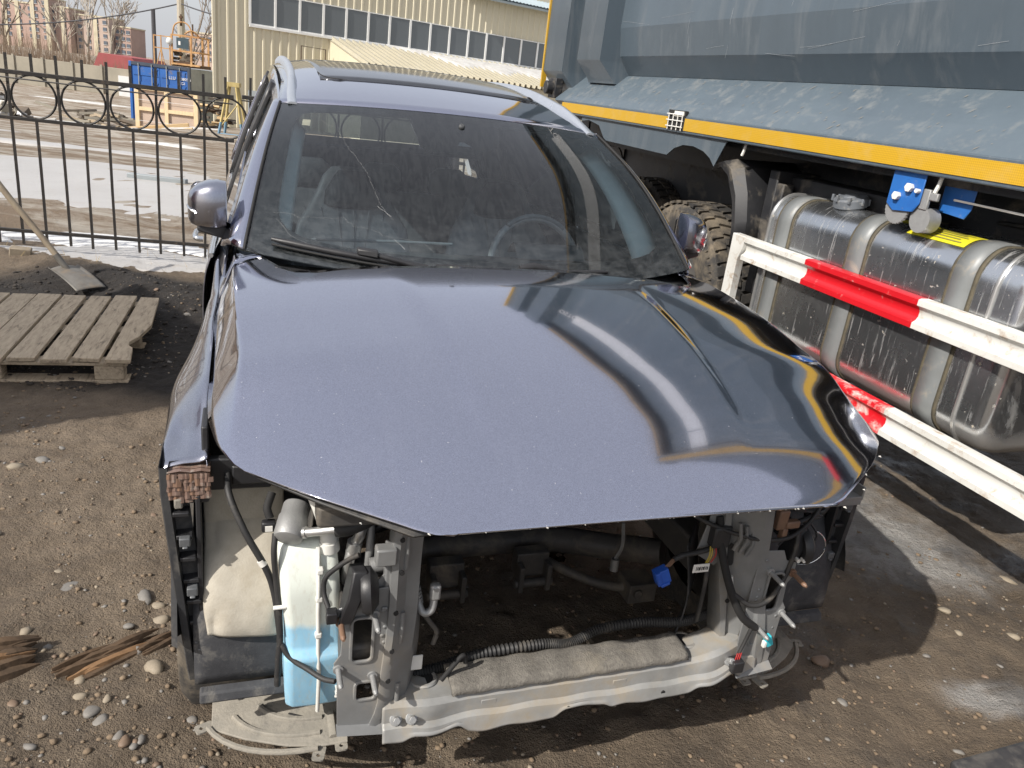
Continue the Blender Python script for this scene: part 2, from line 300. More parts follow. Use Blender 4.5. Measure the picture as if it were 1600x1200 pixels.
# ------------------------------------------------------------------ mesh helpers
def finish(name, me, material, parent=None, smooth=None):
    if material: me.materials.append(MATS[material])
    if smooth is not None:
        me.polygons.foreach_set('use_smooth', [True] * len(me.polygons))
        if smooth < 180: me.set_sharp_from_angle(angle=R(smooth))
    o = bpy.data.objects.new(name, me); col.objects.link(o)
    if parent is not None: o.parent = parent
    return o
class MB:
    def __init__(s): s.v = []; s.f = []
    def add(s, vs, fs):
        k = len(s.v); s.v += [tuple(p) for p in vs]; s.f += [tuple(i + k for i in f) for f in fs]; return s
    def box(s, x0, x1, y0, y1, z0, z1, mtx=None):
        vs = [Vector((x, y, z)) for x in (x0, x1) for y in (y0, y1) for z in (z0, z1)]
        if mtx is not None: vs = [mtx @ p for p in vs]
        return s.add(vs, [(0, 1, 3, 2), (4, 6, 7, 5), (0, 4, 5, 1), (2, 3, 7, 6), (0, 2, 6, 4), (1, 5, 7, 3)])
    def cyl(s, p0, p1, r0, r1=None, n=10, caps=True):
        return s.tube([p0, p1], [r0, r0 if r1 is None else r1], n, caps)
    def tube(s, path, r, n=8, caps=True):
        path = [Vector(p) for p in path]; m = len(path)
        rs = r if isinstance(r, (list, tuple)) else [r] * m
        k = len(s.v); ref = None
        for i, p in enumerate(path):
            t = (path[min(i + 1, m - 1)] - path[max(i - 1, 0)])
            t = t.normalized() if t.length > 1e-9 else Vector((0, 0, 1))
            if ref is None: ref = Vector((0, 0, 1)) if abs(t.z) < .9 else Vector((1, 0, 0))
            a = t.cross(ref); a = a.normalized() if a.length > 1e-6 else t.orthogonal().normalized(); b = t.cross(a); ref = -b if False else ref
            for j in range(n):
                q = 2 * math.pi * j / n; s.v.append(tuple(p + a * rs[i] * math.cos(q) + b * rs[i] * math.sin(q)))
        for i in range(m - 1):
            for j in range(n):
                s.f.append((k + i * n + j, k + i * n + (j + 1) % n, k + (i + 1) * n + (j + 1) % n, k + (i + 1) * n + j))
        if caps:
            s.f.append(tuple(k + j for j in range(n))[::-1]); s.f.append(tuple(k + (m - 1) * n + j for j in range(n)))
        return s
    def loft(s, secs, closed=False, caps=False):
        k = len(s.v); n = len(secs[0])
        for q in secs: s.v += [tuple(p) for p in q]
        e = n if closed else n - 1
        for i in range(len(secs) - 1):
            for j in range(e):
                s.f.append((k + i * n + j, k + i * n + (j + 1) % n, k + (i + 1) * n + (j + 1) % n, k + (i + 1) * n + j))
        if caps:
            s.f.append(tuple(k + j for j in range(n))[::-1]); s.f.append(tuple(k + (len(secs) - 1) * n + j for j in range(n)))
        return s
    def prism(s, outer, fn0, fn1, holes=()):
        """plate: 2-D outline (with holes) carried to two faces by fn0 / fn1"""
        loops = [list(outer)] + [list(h) for h in holes]; flat = [p for L in loops for p in L]
        tri = tessellate_polygon([[Vector((p[0], p[1], 0)) for p in L] for L in loops])
        k = len(s.v); N = len(flat)
        s.v += [tuple(fn0(*p)) for p in flat] + [tuple(fn1(*p)) for p in flat]
        for t in tri: s.f.append((k + t[0], k + t[1], k + t[2])); s.f.append((k + N + t[2], k + N + t[1], k + N + t[0]))
        o = 0
        for L in loops:
            n = len(L)
            for j in range(n): s.f.append((k + o + j, k + o + (j + 1) % n, k + N + o + (j + 1) % n, k + N + o + j))
            o += n
        return s
    def lathe(s, p, axis, prof, n=32):
        p = Vector(p); t = Vector(axis).normalized(); a = t.orthogonal().normalized(); b = t.cross(a)
        secs = [[p + t * h + (a * math.cos(2 * math.pi * j / n) + b * math.sin(2 * math.pi * j / n)) * r for j in range(n)] for r, h in prof]
        return s.loft(secs, closed=True)
    def build(s, name, material, parent=None, smooth=None, bevel=0, seg=2, org=None):
        me = bpy.data.meshes.new(name); o_ = org
        if o_ is None and parent is not None: o_ = ORG.get(parent.name)
        v = s.v if o_ is None else [(a - o_[0], b - o_[1], c - o_[2]) for a, b, c in s.v]
        me.from_pydata(v, [], s.f); me.update()
        import bmesh as _b
        bm = _b.new(); bm.from_mesh(me); _b.ops.recalc_face_normals(bm, faces=bm.faces); bm.to_mesh(me); bm.free()
        o = finish(name, me, material, parent, smooth if smooth is not None else (30 if bevel else None))
        if o_ is not None: ORG[o.name] = o_
        if bevel:
            md = o.modifiers.new('bevel', 'BEVEL'); md.width = bevel; md.segments = seg; md.limit_method = 'ANGLE'; md.angle_limit = R(35)
        return o
ORG = {}
def surf(name, fn, nu, nv, material, parent, thick=0, smooth=60, us=None, vs=None):
    """sheet from a parametric function over u,v in [0,1] (with a UV map)"""
    us = us if us is not None else [i / nu for i in range(nu + 1)]; vs = vs if vs is not None else [j / nv for j in range(nv + 1)]
    nu, nv = len(us) - 1, len(vs) - 1
    V = [tuple(fn(a, b)) for b in vs for a in us]; F = [(j * (nu + 1) + i, j * (nu + 1) + i + 1, (j + 1) * (nu + 1) + i + 1, (j + 1) * (nu + 1) + i) for j in range(nv) for i in range(nu)]
    o_ = ORG.get(parent.name) if parent is not None else None
    if o_ is not None: V = [(a - o_[0], b - o_[1], c - o_[2]) for a, b, c in V]
    me = bpy.data.meshes.new(name); me.from_pydata(V, [], F); me.update()
    uv = me.uv_layers.new(name='UVMap'); UVS = [(a, b) for b in vs for a in us]
    uv.data.foreach_set('uv', [c for lp in me.loops for c in UVS[lp.vertex_index]])
    o = finish(name, me, material, parent, smooth)
    if o_ is not None: ORG[o.name] = o_
    if thick:
        md = o.modifiers.new('thickness', 'SOLIDIFY'); md.thickness = thick; md.offset = -1
    return o
def tag(o, label, cat, group=None):
    o['label'] = label; o['category'] = cat
    if group: o['group'] = group
    return o
def thing(name, label, cat, loc=(0, 0, 0), group=None, mtx=None, org=None):
    o = bpy.data.objects.new(name, None); col.objects.link(o); o.empty_display_size = .2
    if mtx is not None: o.matrix_world = mtx
    else: o.location = loc
    if org is not None: ORG[o.name] = org
    return tag(o, label, cat, group)
def lerp(x, pts):
    if x <= pts[0][0]: return pts[0][1]
    for (a, b), (c, d) in zip(pts, pts[1:]):
        if x <= c: return b + (d - b) * (x - a) / (c - a)
    return pts[-1][1]
def sm(x, pts):
    return float(CR(x, pts))
def CR(x, pts):          # smooth monotone-ish curve through points
    if x <= pts[0][0]: return pts[0][1]
    if x >= pts[-1][0]: return pts[-1][1]
    for i in range(len(pts) - 1):
        if x <= pts[i + 1][0]:
            x0, y0 = pts[i]; x1, y1 = pts[i + 1]; h = x1 - x0
            m0 = (y1 - pts[i - 1][1]) / (x1 - pts[i - 1][0]) if i > 0 else (y1 - y0) / h
            m1 = (pts[i + 2][1] - y0) / (pts[i + 2][0] - x0) if i + 2 < len(pts) else (y1 - y0) / h
            t = (x - x0) / h
            return y0 * (2*t**3 - 3*t*t + 1) + m0 * h * (t**3 - 2*t*t + t) + y1 * (-2*t**3 + 3*t*t) + m1 * h * (t**3 - t*t)
def ss(a, b, x):
    t = min(1, max(0, (x - a) / (b - a))); return t * t * (3 - 2 * t)
def rrect(x0, x1, y0, y1, r, n=4):
    out = []
    for cx, cy, a0 in ((x1 - r, y1 - r, 0), (x0 + r, y1 - r, 90), (x0 + r, y0 + r, 180), (x1 - r, y0 + r, 270)):
        out += [(cx + r * math.cos(R(a0 + 90 * i / n)), cy + r * math.sin(R(a0 + 90 * i / n))) for i in range(n + 1)]
    return out
def spline(pts, n=8):
    pts = [Vector(p) for p in pts]; out = []
    P = [pts[0] * 2 - pts[1]] + pts + [pts[-1] * 2 - pts[-2]]
    for i in range(1, len(P) - 2):
        for k in range(n):
            t = k / n; a, b, c, d = P[i-1], P[i], P[i+1], P[i+2]
            out.append(.5 * (2*b + (c - a) * t + (2*a - 5*b + 4*c - d) * t*t + (3*b - a - 3*c + d) * t**3))
    return out + [pts[-1]]
def text_mesh(s, size, name='text'):
    cu = bpy.data.curves.new(name, 'FONT'); cu.body = s; cu.size = size; cu.extrude = .001
    o = bpy.data.objects.new(name, cu); col.objects.link(o); dg = bpy.context.evaluated_depsgraph_get(); dg.update()
    me = bpy.data.meshes.new_from_object(o.evaluated_get(dg)); bpy.data.objects.remove(o); return me
# smooth lattice noise for terrain
def vnoise(x, y, seed=0):
    xi = np.floor(x).astype(np.int64); yi = np.floor(y).astype(np.int64); fx = x - xi; fy = y - yi
    fx = fx * fx * (3 - 2 * fx); fy = fy * fy * (3 - 2 * fy)
    def h(a, b):
        k = (a * 374761393 + b * 668265263 + seed * 974711) & 0x7fffffff
        k = ((k ^ (k >> 13)) * 1274126177) & 0x7fffffff
        return ((k ^ (k >> 16)) & 0xffff) / 65535.0
    return (h(xi, yi) * (1 - fx) + h(xi + 1, yi) * fx) * (1 - fy) + (h(xi, yi + 1) * (1 - fx) + h(xi + 1, yi + 1) * fx) * fy
def fbm(x, y, f, oct=4, seed=0, gain=.5):
    s = 0; a = 1; t = 0
    for i in range(oct): s = s + a * (vnoise(x * f, y * f, seed + i * 17) - .5); t += a; a *= gain; f *= 2.03
    return s / t
def npss(a, b, x):
    t = np.clip((x - a) / (b - a), 0, 1); return t * t * (3 - 2 * t)

# ------------------------------------------------------------------ ground
def base_h(x, y):
    """large form of the yard: level by the car, falling away beyond the fence"""
    z = -1.13 * npss(8, 34, y) * (1 - .5 * npss(-15.5, -11, x) * npss(18, 26, y))
    z = z + .09 * np.exp(-(((x + 2.75) * .55 + (y - 5.45) * -.35) ** 2) / .9 - (((x + 2.75) * .45 + (y - 5.45) * .9) ** 2) / .09)   # dug-up earth bank
    z = z - .05 * npss(6.0, 7.0, y) * (1 - npss(9, 12, y))
    return z
def ground_h(x, y):
    x = np.asarray(x, float); y = np.asarray(y, float)
    near = 1 - npss(9, 14, y)
    z = base_h(x, y) + near * (.050 * fbm(x, y, .9, 4, 1) + .042 * fbm(x, y, 4.5, 4, 5) + .034 * np.abs(fbm(x, y, 13, 3, 15)) + .016 * fbm(x, y, 24, 3, 9)) + (1 - near) * .10 * fbm(x, y, .7, 4, 3)
    dug = npss(.0, 1., dug_shade_mask(x, y)); z = z + .028 * dug * fbm(x, y, 8, 4, 33)
    ca, sa = math.cos(R(110.5)), math.sin(R(110.5)); u = x * -sa + y * ca         # ruts along the parked truck
    z = z - .03 * np.exp(-((u + 1.95) ** 2) / .03) * near * (y < 8)
    return z
def dug_shade_mask(x, y):  # dark dug soil, spread out to the edge of the box truck's shadow
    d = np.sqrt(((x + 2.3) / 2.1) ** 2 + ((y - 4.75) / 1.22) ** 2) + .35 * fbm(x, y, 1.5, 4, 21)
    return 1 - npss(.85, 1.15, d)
def axis(lo, a, b, hi, step, grow):
    fine = list(np.arange(a, b, step)); L = []; R_ = []; d = step; x = a
    while x > lo: d *= grow; x -= d; L.append(x)
    d = step; x = fine[-1]
    while x < hi: d *= grow; x += d; R_.append(x)
    return np.array(L[::-1] + fine + R_)
gx = axis(-900, -3.9, 2.6, 900, .019, 1.09); gy = axis(-60, 1.25, 6.3, 1500, .019, 1.07)
GX, GY = np.meshgrid(gx, gy); GZ = ground_h(GX, GY)
nx, ny = len(gx), len(gy)
V = np.stack([GX.ravel(), GY.ravel(), GZ.ravel()], 1)
idx = np.arange(nx * ny).reshape(ny, nx); FA = np.stack([idx[:-1, :-1].ravel(), idx[:-1, 1:].ravel(), idx[1:, 1:].ravel(), idx[1:, :-1].ravel()], 1)
me = bpy.data.meshes.new('ground'); me.vertices.add(len(V)); me.vertices.foreach_set('co', V.ravel())
me.loops.add(FA.size); me.loops.foreach_set('vertex_index', FA.ravel().astype(np.int32))
me.polygons.add(len(FA)); me.polygons.foreach_set('loop_start', np.arange(0, FA.size, 4, dtype=np.int32)); me.update(calc_edges=True)
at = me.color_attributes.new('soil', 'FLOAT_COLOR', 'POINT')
dg_ = dug_shade_mask(GX, GY).ravel(); trk = npss(6.6, 8.2, (GY + .6 * fbm(GX, GY, .8, 3, 41))).ravel()
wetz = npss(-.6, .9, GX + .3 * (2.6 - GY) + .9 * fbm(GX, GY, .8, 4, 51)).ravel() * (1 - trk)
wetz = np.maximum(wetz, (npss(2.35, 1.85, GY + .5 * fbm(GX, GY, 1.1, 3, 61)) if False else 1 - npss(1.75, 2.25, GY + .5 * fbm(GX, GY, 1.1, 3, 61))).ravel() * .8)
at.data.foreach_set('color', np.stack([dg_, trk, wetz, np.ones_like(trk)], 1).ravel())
CA, SA = math.cos(R(20.5)), math.sin(R(20.5)); FXc = (GX - .036) * SA - (GY - 2.08) * CA; FYc = (GX - .036) * CA + (GY - 2.08) * SA
fro = npss(1.1, 1.6, FYc) * (1 - npss(2.5, 3.1, FYc)) * (1 - npss(-.15, .25, FXc - .25 * (FYc - 1.9))) * npss(-4, -2.5, FXc)
fro = fro * (.62 + .38 * np.cos((FYc - 1.95) * 6.0)) + npss(.0, 1., 1 - np.sqrt(((GX - 1.70) / .27) ** 2 + ((GY - 2.08) / .15) ** 2)) * 1.6
a2 = me.attributes.new('frost', 'FLOAT', 'POINT'); a2.data.foreach_set('value', np.clip(fro, 0, 1).ravel().astype(np.float32))
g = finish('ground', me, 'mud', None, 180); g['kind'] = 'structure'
def gz(x, y): return float(ground_h(np.array([x]), np.array([y]))[0])

# ------------------------------------------------------------------ frame of the parked vehicles
CY_, CR_, CP_ = R(20.5), R(.3), R(-.54)
Fv = Vector((math.sin(CY_), -math.cos(CY_), 0)); Lv = Vector((math.cos(CY_), math.sin(CY_), 0))
Lv = Lv * math.cos(CR_) + Vector((0, 0, math.sin(CR_))); Zv = Fv.cross(Lv); Fv = Fv * math.cos(CP_) + Zv * math.sin(CP_); Zv = Fv.cross(Lv)
CO = Vector((.036, 2.08, 0))
def frame_mtx(org=(0, 0, 0)):
    o = CO + Fv * org[0] + Lv * org[1] + Zv * org[2]
    return Matrix(((Fv.x, Lv.x, Zv.x, o.x), (Fv.y, Lv.y, Zv.y, o.y), (Fv.z, Lv.z, Zv.z, o.z), (0, 0, 0, 1)))
def c2w(x, y, z=0): return CO + Fv * x + Lv * y + Zv * z
# ================================================================== the stripped car
car = thing('car', 'purple-grey SUV without bumper, headlights and radiator, hood lowered', 'car', mtx=frame_mtx())
HO = [(-.5, .815), (-.24, .824), (0, .824), (.26, .826), (.349, .822), (.442, .805), (.474, .794), (.517, .776), (.547, .759), (.572, .731), (.613, .69), (.649, .647), (.69, .587), (.728, .529), (.764, .471), (.780, .437), (.786, .405)]
H_TOP = [(-.5, 1.160), (-.28, 1.160), (0, 1.152), (.2, 1.129), (.4, 1.087), (.55, 1.038), (.65, .991), (.73, .948), (.786, .912)]
H_CR = [(-.5, 1.110), (0, 1.088), (.2, 1.064), (.4, 1.028), (.55, .985), (.65, .948), (.73, .926), (.786, .911)]
H_ED = [(-.5, 1.0), (-.2, .99), (.1, .975), (.3, .957), (.5, .942), (.65, .93), (.73, .92), (.786, .909)]
H_G = [(-.5, .040), (0, .055), (.2, .068), (.28, .066), (.36, .056), (.43, .034), (.48, .014), (.53, .006), (.786, .004)]
H_RE = [(0, -.225), (.4, -.235), (.5, -.235), (.56, -.225), (.62, -.245), (.66, -.31), (.70, -.43), (.74, -.41), (.78, -.37), (.84, -.35)]
def hood_z(x, y):
    ay = abs(y); yo = lerp(x, HO); yc = yo - lerp(x, H_G)
    t, c, e = CR(x, H_TOP), CR(x, H_CR), CR(x, H_ED); c = c + (e + .002 - c) * ss(.27, .56, x)
    pw = CR(x, [(.0, 2.3), (.15, 2.4), (.35, 2.9), (.5, 3.1), (.62, 2.9), (.75, 2.5), (.8, 2.4)]); za = t + (c - t) * (ay / yc) ** pw; zb = c + (e - c) * (ay - yc) / max(.004, yo - yc)
    k = lerp(x, [(-.3, .004), (.2, .006), (.40, .008), (.55, .003)]); h = max(0, min(1, .5 + .5 * (zb - za) / k)); z = zb + (za - zb) * h - k * h * (1 - h) * .5
    yr = CR(x, [(-.3, .385), (0, .347), (.57, .297), (.7, .28)])
    A = ss(-.22, .15, x) * (1 - ss(.52, .64, x))
    return z - .010 * A * ss(yr - .010, yr + .022, ay) * (1 - .25 * ss(yr + .04, .68, ay))
def hood_p(u, v, dz=0, sc_=1.0):
    s = 2 * u - 1; x0 = -.5 + 1.286 * v
    yo = lerp(x0, HO); yc = yo - lerp(x0, H_G); y = math.copysign(yc * abs(s) / .9 if abs(s) <= .9 else yc + (yo - yc) * (abs(s) - .9) / .1, s) * sc_
    x = x0 + (lerp(abs(y), H_RE) + .5) * (1 - ss(0, 1, (x0 + .5) / .42))
    return Vector((x, y, hood_z(x0 if x0 > .3 else x, y) + dz))
us = sorted(set([round(.5 + .5 * k * t, 4) for k in (-1, 1) for t in [i / 38 * .88 for i in range(39)] + [.89, .895, .9, .905, .912, .92, .94, .96, .98, 1.0]]))
vs = [i / 44 * .9 for i in range(45)] + [.915, .93, .945, .955, .965, .975, .983, .99, .995, 1.0]
hood = surf('hood', hood_p, 0, 0, 'car_paint', car, .004, 35, us, vs)
hood['label'] = 'dusty lavender grey hood with two raised creases'
surf('inner_panel', lambda u, v: hood_p(u, .02 + .955 * v, -.028, .965), 24, 24, 'black_dusty', hood, .006)
mb = MB()
for i in range(26):
    y = -.40 + .80 * random.random() if i < 19 else random.choice((-1, 1)) * random.uniform(.42, .76)
    if abs(y) < .41: x = .7845
    else:
        x = [a for a, b in HO if b <= abs(y)][0] - .004
    z = hood_z(x, y); r = random.uniform(.0012, .003)
    mb.tube([(x - r, y - r, z + .0005), (x + .001, y, z + .0015), (x + r, y + r, z - .001)], [r * .4, r, r * .4], 5)
mb.build('paint_chip', 'tag_white', hood)['kind'] = 'stuff'

# ---- fenders and arch cladding
WID = [(-.5, .895), (-.2, .915), (0, .926), (.25, .925), (.375, .917)]
def arch(x): return .40 if x < -.42 else .36 + math.sqrt(max(0, .405 ** 2 - x * x)) + .035 if abs(x) < .405 else .395
def fender_p(side):
    def f(u, v):
        x = -.74 + 1.115 * u; w_ = CR(x, WID); yo = lerp(x, HO) + .003; zg = CR(x, H_ED) - .002; zg = zg + (.874 - zg) * ss(.14, .375, x) + .052 * ss(.5, .74, -x); w_ -= .012 * ss(.4, .74, -x)
        if x > .3: yo = max(yo, .826)
        zl = arch(x) * (1 - ss(.10, .30, x)) + .838 * ss(.10, .30, x)
        y = sm(v, [(0, yo), (.10, yo + .014), (.30, w_ - .042), (.6, w_ - .008), (1, w_)])
        z = sm(v, [(0, zg), (.10, zg - .008), (.30, zg - .055 * (1 - .8 * ss(.22, .37, x))), (.6, max(zg * .42 + zl * .58, zl + .008)), (1, zl)])
        return Vector((x, side * y, z))
    return f
for sd in (-1, 1):
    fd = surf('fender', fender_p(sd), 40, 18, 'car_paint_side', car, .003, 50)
    # bare inner flange of the fender along the open hood gap
    surf('fender_flange', lambda u, v: Vector((.20 + .175 * u, sd * (.828 - .004 * v), CR(.20 + .175 * u, H_ED) - .004 + (.874 - CR(.20 + .175 * u, H_ED)) * ss(.14, .375, .20 + .175 * u) - .05 * v)), 8, 3, 'car_paint', fd, .002)
    cl = MB(); secs = []
    for i in range(25):
        z = .865 - .535 * i / 24; w_ = .919 - .010 * ss(.85, .62, z) if False else lerp(z, [(.33, .878), (.45, .888), (.62, .902), (.80, .918), (.9, .920)])
        xf = lerp(z, [(.33, .405), (.45, .415), (.62, .412), (.80, .398), (.9, .39)])
        secs.append([Vector((a, sd * b, z)) for a, b in ((xf - .17, w_ - .03), (xf - .12, w_), (xf - .006, w_ + .001), (xf, w_ - .002), (xf, w_ - .016), (xf - .03, w_ - .018), (xf - .035, w_ - .05))])
    cl.loft(secs)
    arc = []
    for i in range(24):
        a = R(12 + 168 * i / 23); arc.append([Vector((r * math.cos(a), sd * yy, .36 + r * math.sin(a))) for r, yy in ((.375, .88), (.405, .903), (.44, .908), (.455, .895))])
    cl.loft(arc)
    co = cl.build('arch_cladding', 'black_dusty', car, 45)
    for k, z in enumerate((.70, .575, .435, .375) if sd < 0 else (.66, .50)):
        w_ = lerp(z, [(.33, .878), (.45, .888), (.62, .902), (.80, .918)]); c = MB()
        c.box(.385, .418, sd * (w_ - .046), sd * (w_ - .024), z - .010, z + .010); c.box(.398, .422, sd * (w_ - .041), sd * (w_ - .03), z - .013, z - .008)
        c.build('clip', 'clip_grey', co, bevel=.004)
    lad = MB()
    for k in range(7):
        z = .76 - .055 * k; w_ = lerp(z, [(.33, .878), (.45, .888), (.62, .902), (.80, .918)])
        lad.box(.375, .405, sd * (w_ - .05), sd * (w_ - .018), z - .005, z + .005)
    lad.box(.37, .40, sd * .842, sd * .852, .36, .80)
    lad.build('bumper_bracket', 'black_plastic', co, bevel=.002)
    # wheel-arch liner: a curved dark shell in front of the wheel
    def liner(u, v, r0=.425, a0=-4, a1=98, y0=.865, y1=.52):
        a = R(a0 + (a1 - a0) * v); r = r0 + .008 * math.sin(u * 9) * math.sin(v * 5)
        return Vector((r * math.cos(a), sd * (y0 + (y1 - y0) * u), .36 + r * math.sin(a)))
    ln = surf('wheel_liner', liner, 14, 30, 'liner_plastic', car, .006)
    lip = MB().loft([[Vector((.43, sd * y, .328)), Vector((.447, sd * y, .322)), Vector((.455, sd * y, .300)), Vector((.435, sd * y, .292))] for y in (.855, .80, .70, .56)], caps=True)
    lip.build('liner_lip', 'liner_plastic', ln, bevel=.004)
    if sd < 0:
        PUCK = [(.12, .46), (.10, .93), (.96, .90), (.9, .08)]
        def pad(u, v):
            s = (u - .5) * .96; b = (1 - abs(2 * u - 1) ** 8) * (1 - abs(2 * v - 1) ** 10)
            d = sum(math.exp(-(((u - a) * .8) ** 2 + (v - b_) ** 2) / .006) for a, b_ in PUCK)
            wr = sum(math.exp(-(((u - a) * .8) ** 2 + (v - b_) ** 2) / .05) * math.sin(math.atan2(v - b_, u - a) * 11) for a, b_ in PUCK)
            z = .815 - .355 * v - .02 * (u - .5) * (v - .3); y = -.836 + .16 * u
            x = math.sqrt(max(.01, .437 ** 2 - (z - .36) ** 2)) if z > .36 else .437
            x = max(x, .30)
            n_ = Vector((x, 0, z - .36)).normalized(); q = .012 * b - .012 * d + .0004 * math.sin(u * 21 + v * 9) * math.sin(v * 17)
            return Vector((x, y, z)) + n_ * q
        surf('insulation_pad', pad, 44, 70, 'felt_pad', ln, .010)
    # undertray corner with pressed ribs
    tr = MB(); pl = [(.30, .835), (.40, .835), (.455, .76), (.505, .67), (.53, .60), (.54, .535), (.38, .52), (.28, .53)]
    def trz(a, b): return .215 - .05 * (b - .53) / .3 + .06 * (.54 - a)
    tr.prism(pl, lambda a, b: (a, sd * b, trz(a, b)), lambda a, b: (a, sd * b, trz(a, b) - .006))
    to = tr.build('undertray', 'dusty_tray', car, bevel=.002)
    rb = MB()
    for k in range(3):
        rr = .13 + .045 * k; P = [(.33 + rr * math.cos(R(t)) * .95, .56 + rr * 1.35 * math.sin(R(t))) for t in range(8, 80, 8)]
        rb.tube([(a, sd * b, trz(a, b) + .001) for a, b in P], .007, 6)
    rb.tube([(.45, sd * .565, trz(.45, .565) + .002), (.52, sd * .565, trz(.52, .565) + .002)], .010, 6); rb.tube([(.40, sd * .565, trz(.4, .565) + .002), (.32, sd * .60, trz(.32, .6) + .002)], .009, 6)
    rb.build('tray_rib', 'dusty_tray', to, 60)
    for (a, b, an) in ((.385, .85, 70), (.545, .60, 15), (.535, .55, 0)):
        t_ = MB(); mm = Matrix.Translation((a, sd * b, trz(a, b) - .004)) @ Matrix.Rotation(sd * R(an), 4, 'Z')
        t_.prism(rrect(-.02, .022, -.014, .014, .006, 2), lambda p, q: mm @ Vector((p, q, 0)), lambda p, q: mm @ Vector((p, q, -.004)), [[(.008 + .005 * math.cos(R(k * 45)), .005 * math.sin(R(k * 45))) for k in range(8)]])
        t_.build('tab', 'dusty_tray', to)
    for a, b in ((.33, .77), (.345, .66)):
        s_ = MB(); s_.box(a - .006, a + .006, sd * b - .006, sd * b + .006, trz(a, b), trz(a, b) + .012); s_.build('clip', 'dark_steel', to, bevel=.002)
    # slots
    sl_ = MB()
    for a, b, c, d in ((.415, .66, .455, .60), (.375, .60, .405, .565)):
        sl_.tube([(a, sd * b, trz(a, b) - .0015), (c, sd * d, trz(c, d) - .0015)], .0035, 5)
    sl_.build('slot', 'black_matte', to)
# ---- taped headlight bracket (image left) and bare bracket (image right)
tb = MB(); tb.box(.30, .395, -.905, -.822, .798, .855); tape = tb.build('taped_bracket', 'brown_plastic', car, bevel=.008, seg=3); tape['label'] = 'headlight bracket wrapped in torn brown tape strips'
for i in range(8):
    for j in range(6):
        s_ = MB(); y0 = -.905 + .0105 * i + random.uniform(-.0015, .0015); z0 = .852 - .0095 * j
        mm = Matrix.Translation((.3965, y0, z0)) @ Matrix.Rotation(R(random.uniform(-5, 5)), 4, 'X') @ Matrix.Rotation(R(random.uniform(-13, -4)), 4, 'Y')
        hh = .0185 if random.random() < .25 else .0112; ww = .0098 if random.random() > .2 else .016
        secs = [[mm @ Vector((b + .0016 * math.sin(math.pi * t), ww * t, -hh * q)) for b, q in ((0, 0), (.0006, 0), (.0006, 1), (0, 1))] for t in (0, .5, 1)]
        s_.loft(secs, True, True); s_.build('tape_strip', 'brown_tape' if (i * 3 + j * 5) % 4 else 'brown_plastic', tape)
for i in range(5):
    s_ = MB(); x0 = .385 - .016 * i; s_.loft([[Vector((x0 + a, y, .8565 + .003 * k + .0012 * math.sin(y * 300))) for a in (0, .014)] for k, y in ((0, -.904), (1, -.88), (0, -.86), (1, -.84), (0, -.822))]); s_.build('tape_strip', 'brown_tape', tape)
MB().box(.33, .392, -.885, -.825, .779, .793).build('lamp_bracket', 'black_plastic', car, bevel=.004)
MB().box(.385, .402, -.893, -.876, .772, .796).build('bracket_tab', 'dusty_tray', car, bevel=.004)
hb = MB(); hb.box(.33, .352, -.83, -.70, .785, .86); hb.box(.20, .34, -.84, -.825, .78, .93); hb.box(.352, .36, -.78, -.70, .80, .845)
hb.build('headlight_box', 'black_plastic', car, bevel=.008)
sb = MB(); sb.box(.36, .50, .70, .815, .735, .747); sb.box(.36, .50, .812, .818, .735, .775); sb.box(.488, .50, .70, .815, .722, .736); sb.box(.30, .38, .70, .90, .77, .785)
for k in range(4): sb.box(.40 + .022 * k, .404 + .022 * k, .71, .81, .747, .752)
sb.build('lamp_bracket', 'grey_steel', car, bevel=.003)
MB().box(.36, .40, .72, .905, .655, .70).build('bumper_bracket', 'black_plastic', car, bevel=.005)

# ---- radiator support: lower beam, uprights, crash-box plates
def beam(u, v):
    y = -.47 + .995 * u
    prof = [(0, .500, .338), (.10, .512, .345), (.28, .580, .346), (.36, .588, .338), (.60, .590, .302), (.68, .604, .296), (1, .610, .266)]
    k = v; x = lerp(k, [(a, b) for a, b, c in prof]); z = lerp(k, [(a, c) for a, b, c in prof])
    end = ss(.30, .44, abs(y)); z += .010 * end * (1 - v)
    z += (.016 * ss(.2, .7, math.sin(y * 17 + 1.2)) - .006 * ss(.3, .8, math.sin(y * 9 + 3)) + .002 * math.sin(y * 61)) * ss(.72, 1, v) - .002 * math.sin(y * 43 + v * 5) * ss(.3, .5, v)
    x += .012 * math.exp(-((abs(y) - .37) / .05) ** 2) * ss(.1, .5, v)
    x -= .03 * (1 - math.exp(-y * y * 3)) * 0 + .02 * ss(.40, .52, y)
    return Vector((x, y, z + .030 * ss(.25, .52, y) + .006 * y))
bm_ = surf('lower_crossmember', beam, 150, 25, 'zinc_steel', car, .004, 30)
bm_['label'] = 'dented dusty bare metal lower beam'
for y in (-.365, .335):
    p = beam((y + .47) / .995, .12); r = .026; q = MB()
    q.lathe((p.x, p.y, p.z + .0025), (-.1, 0, 1), [(r + .010, 0), (r + .007, .004), (r + .001, .004), (r - .002, -.002)], 20); q.build('locating_hole_rim', 'zinc_steel', bm_, 50)
    h_ = MB(); h_.cyl((p.x, p.y, p.z - .004), (p.x, p.y, p.z + .0035), r, n=20); h_.build('locating_hole', 'black_matte', bm_)
for y in (-.405, .43, -.44):
    p = beam((y + .47) / .995, .55); q = MB(); q.cyl(p, p + Vector((.008, 0, .006)), .014, n=14); q.cyl(p + Vector((.006, 0, .005)), p + Vector((.022, 0, .014)), .0085, n=6); q.build('bolt', 'cast_grey', bm_, bevel=.001)
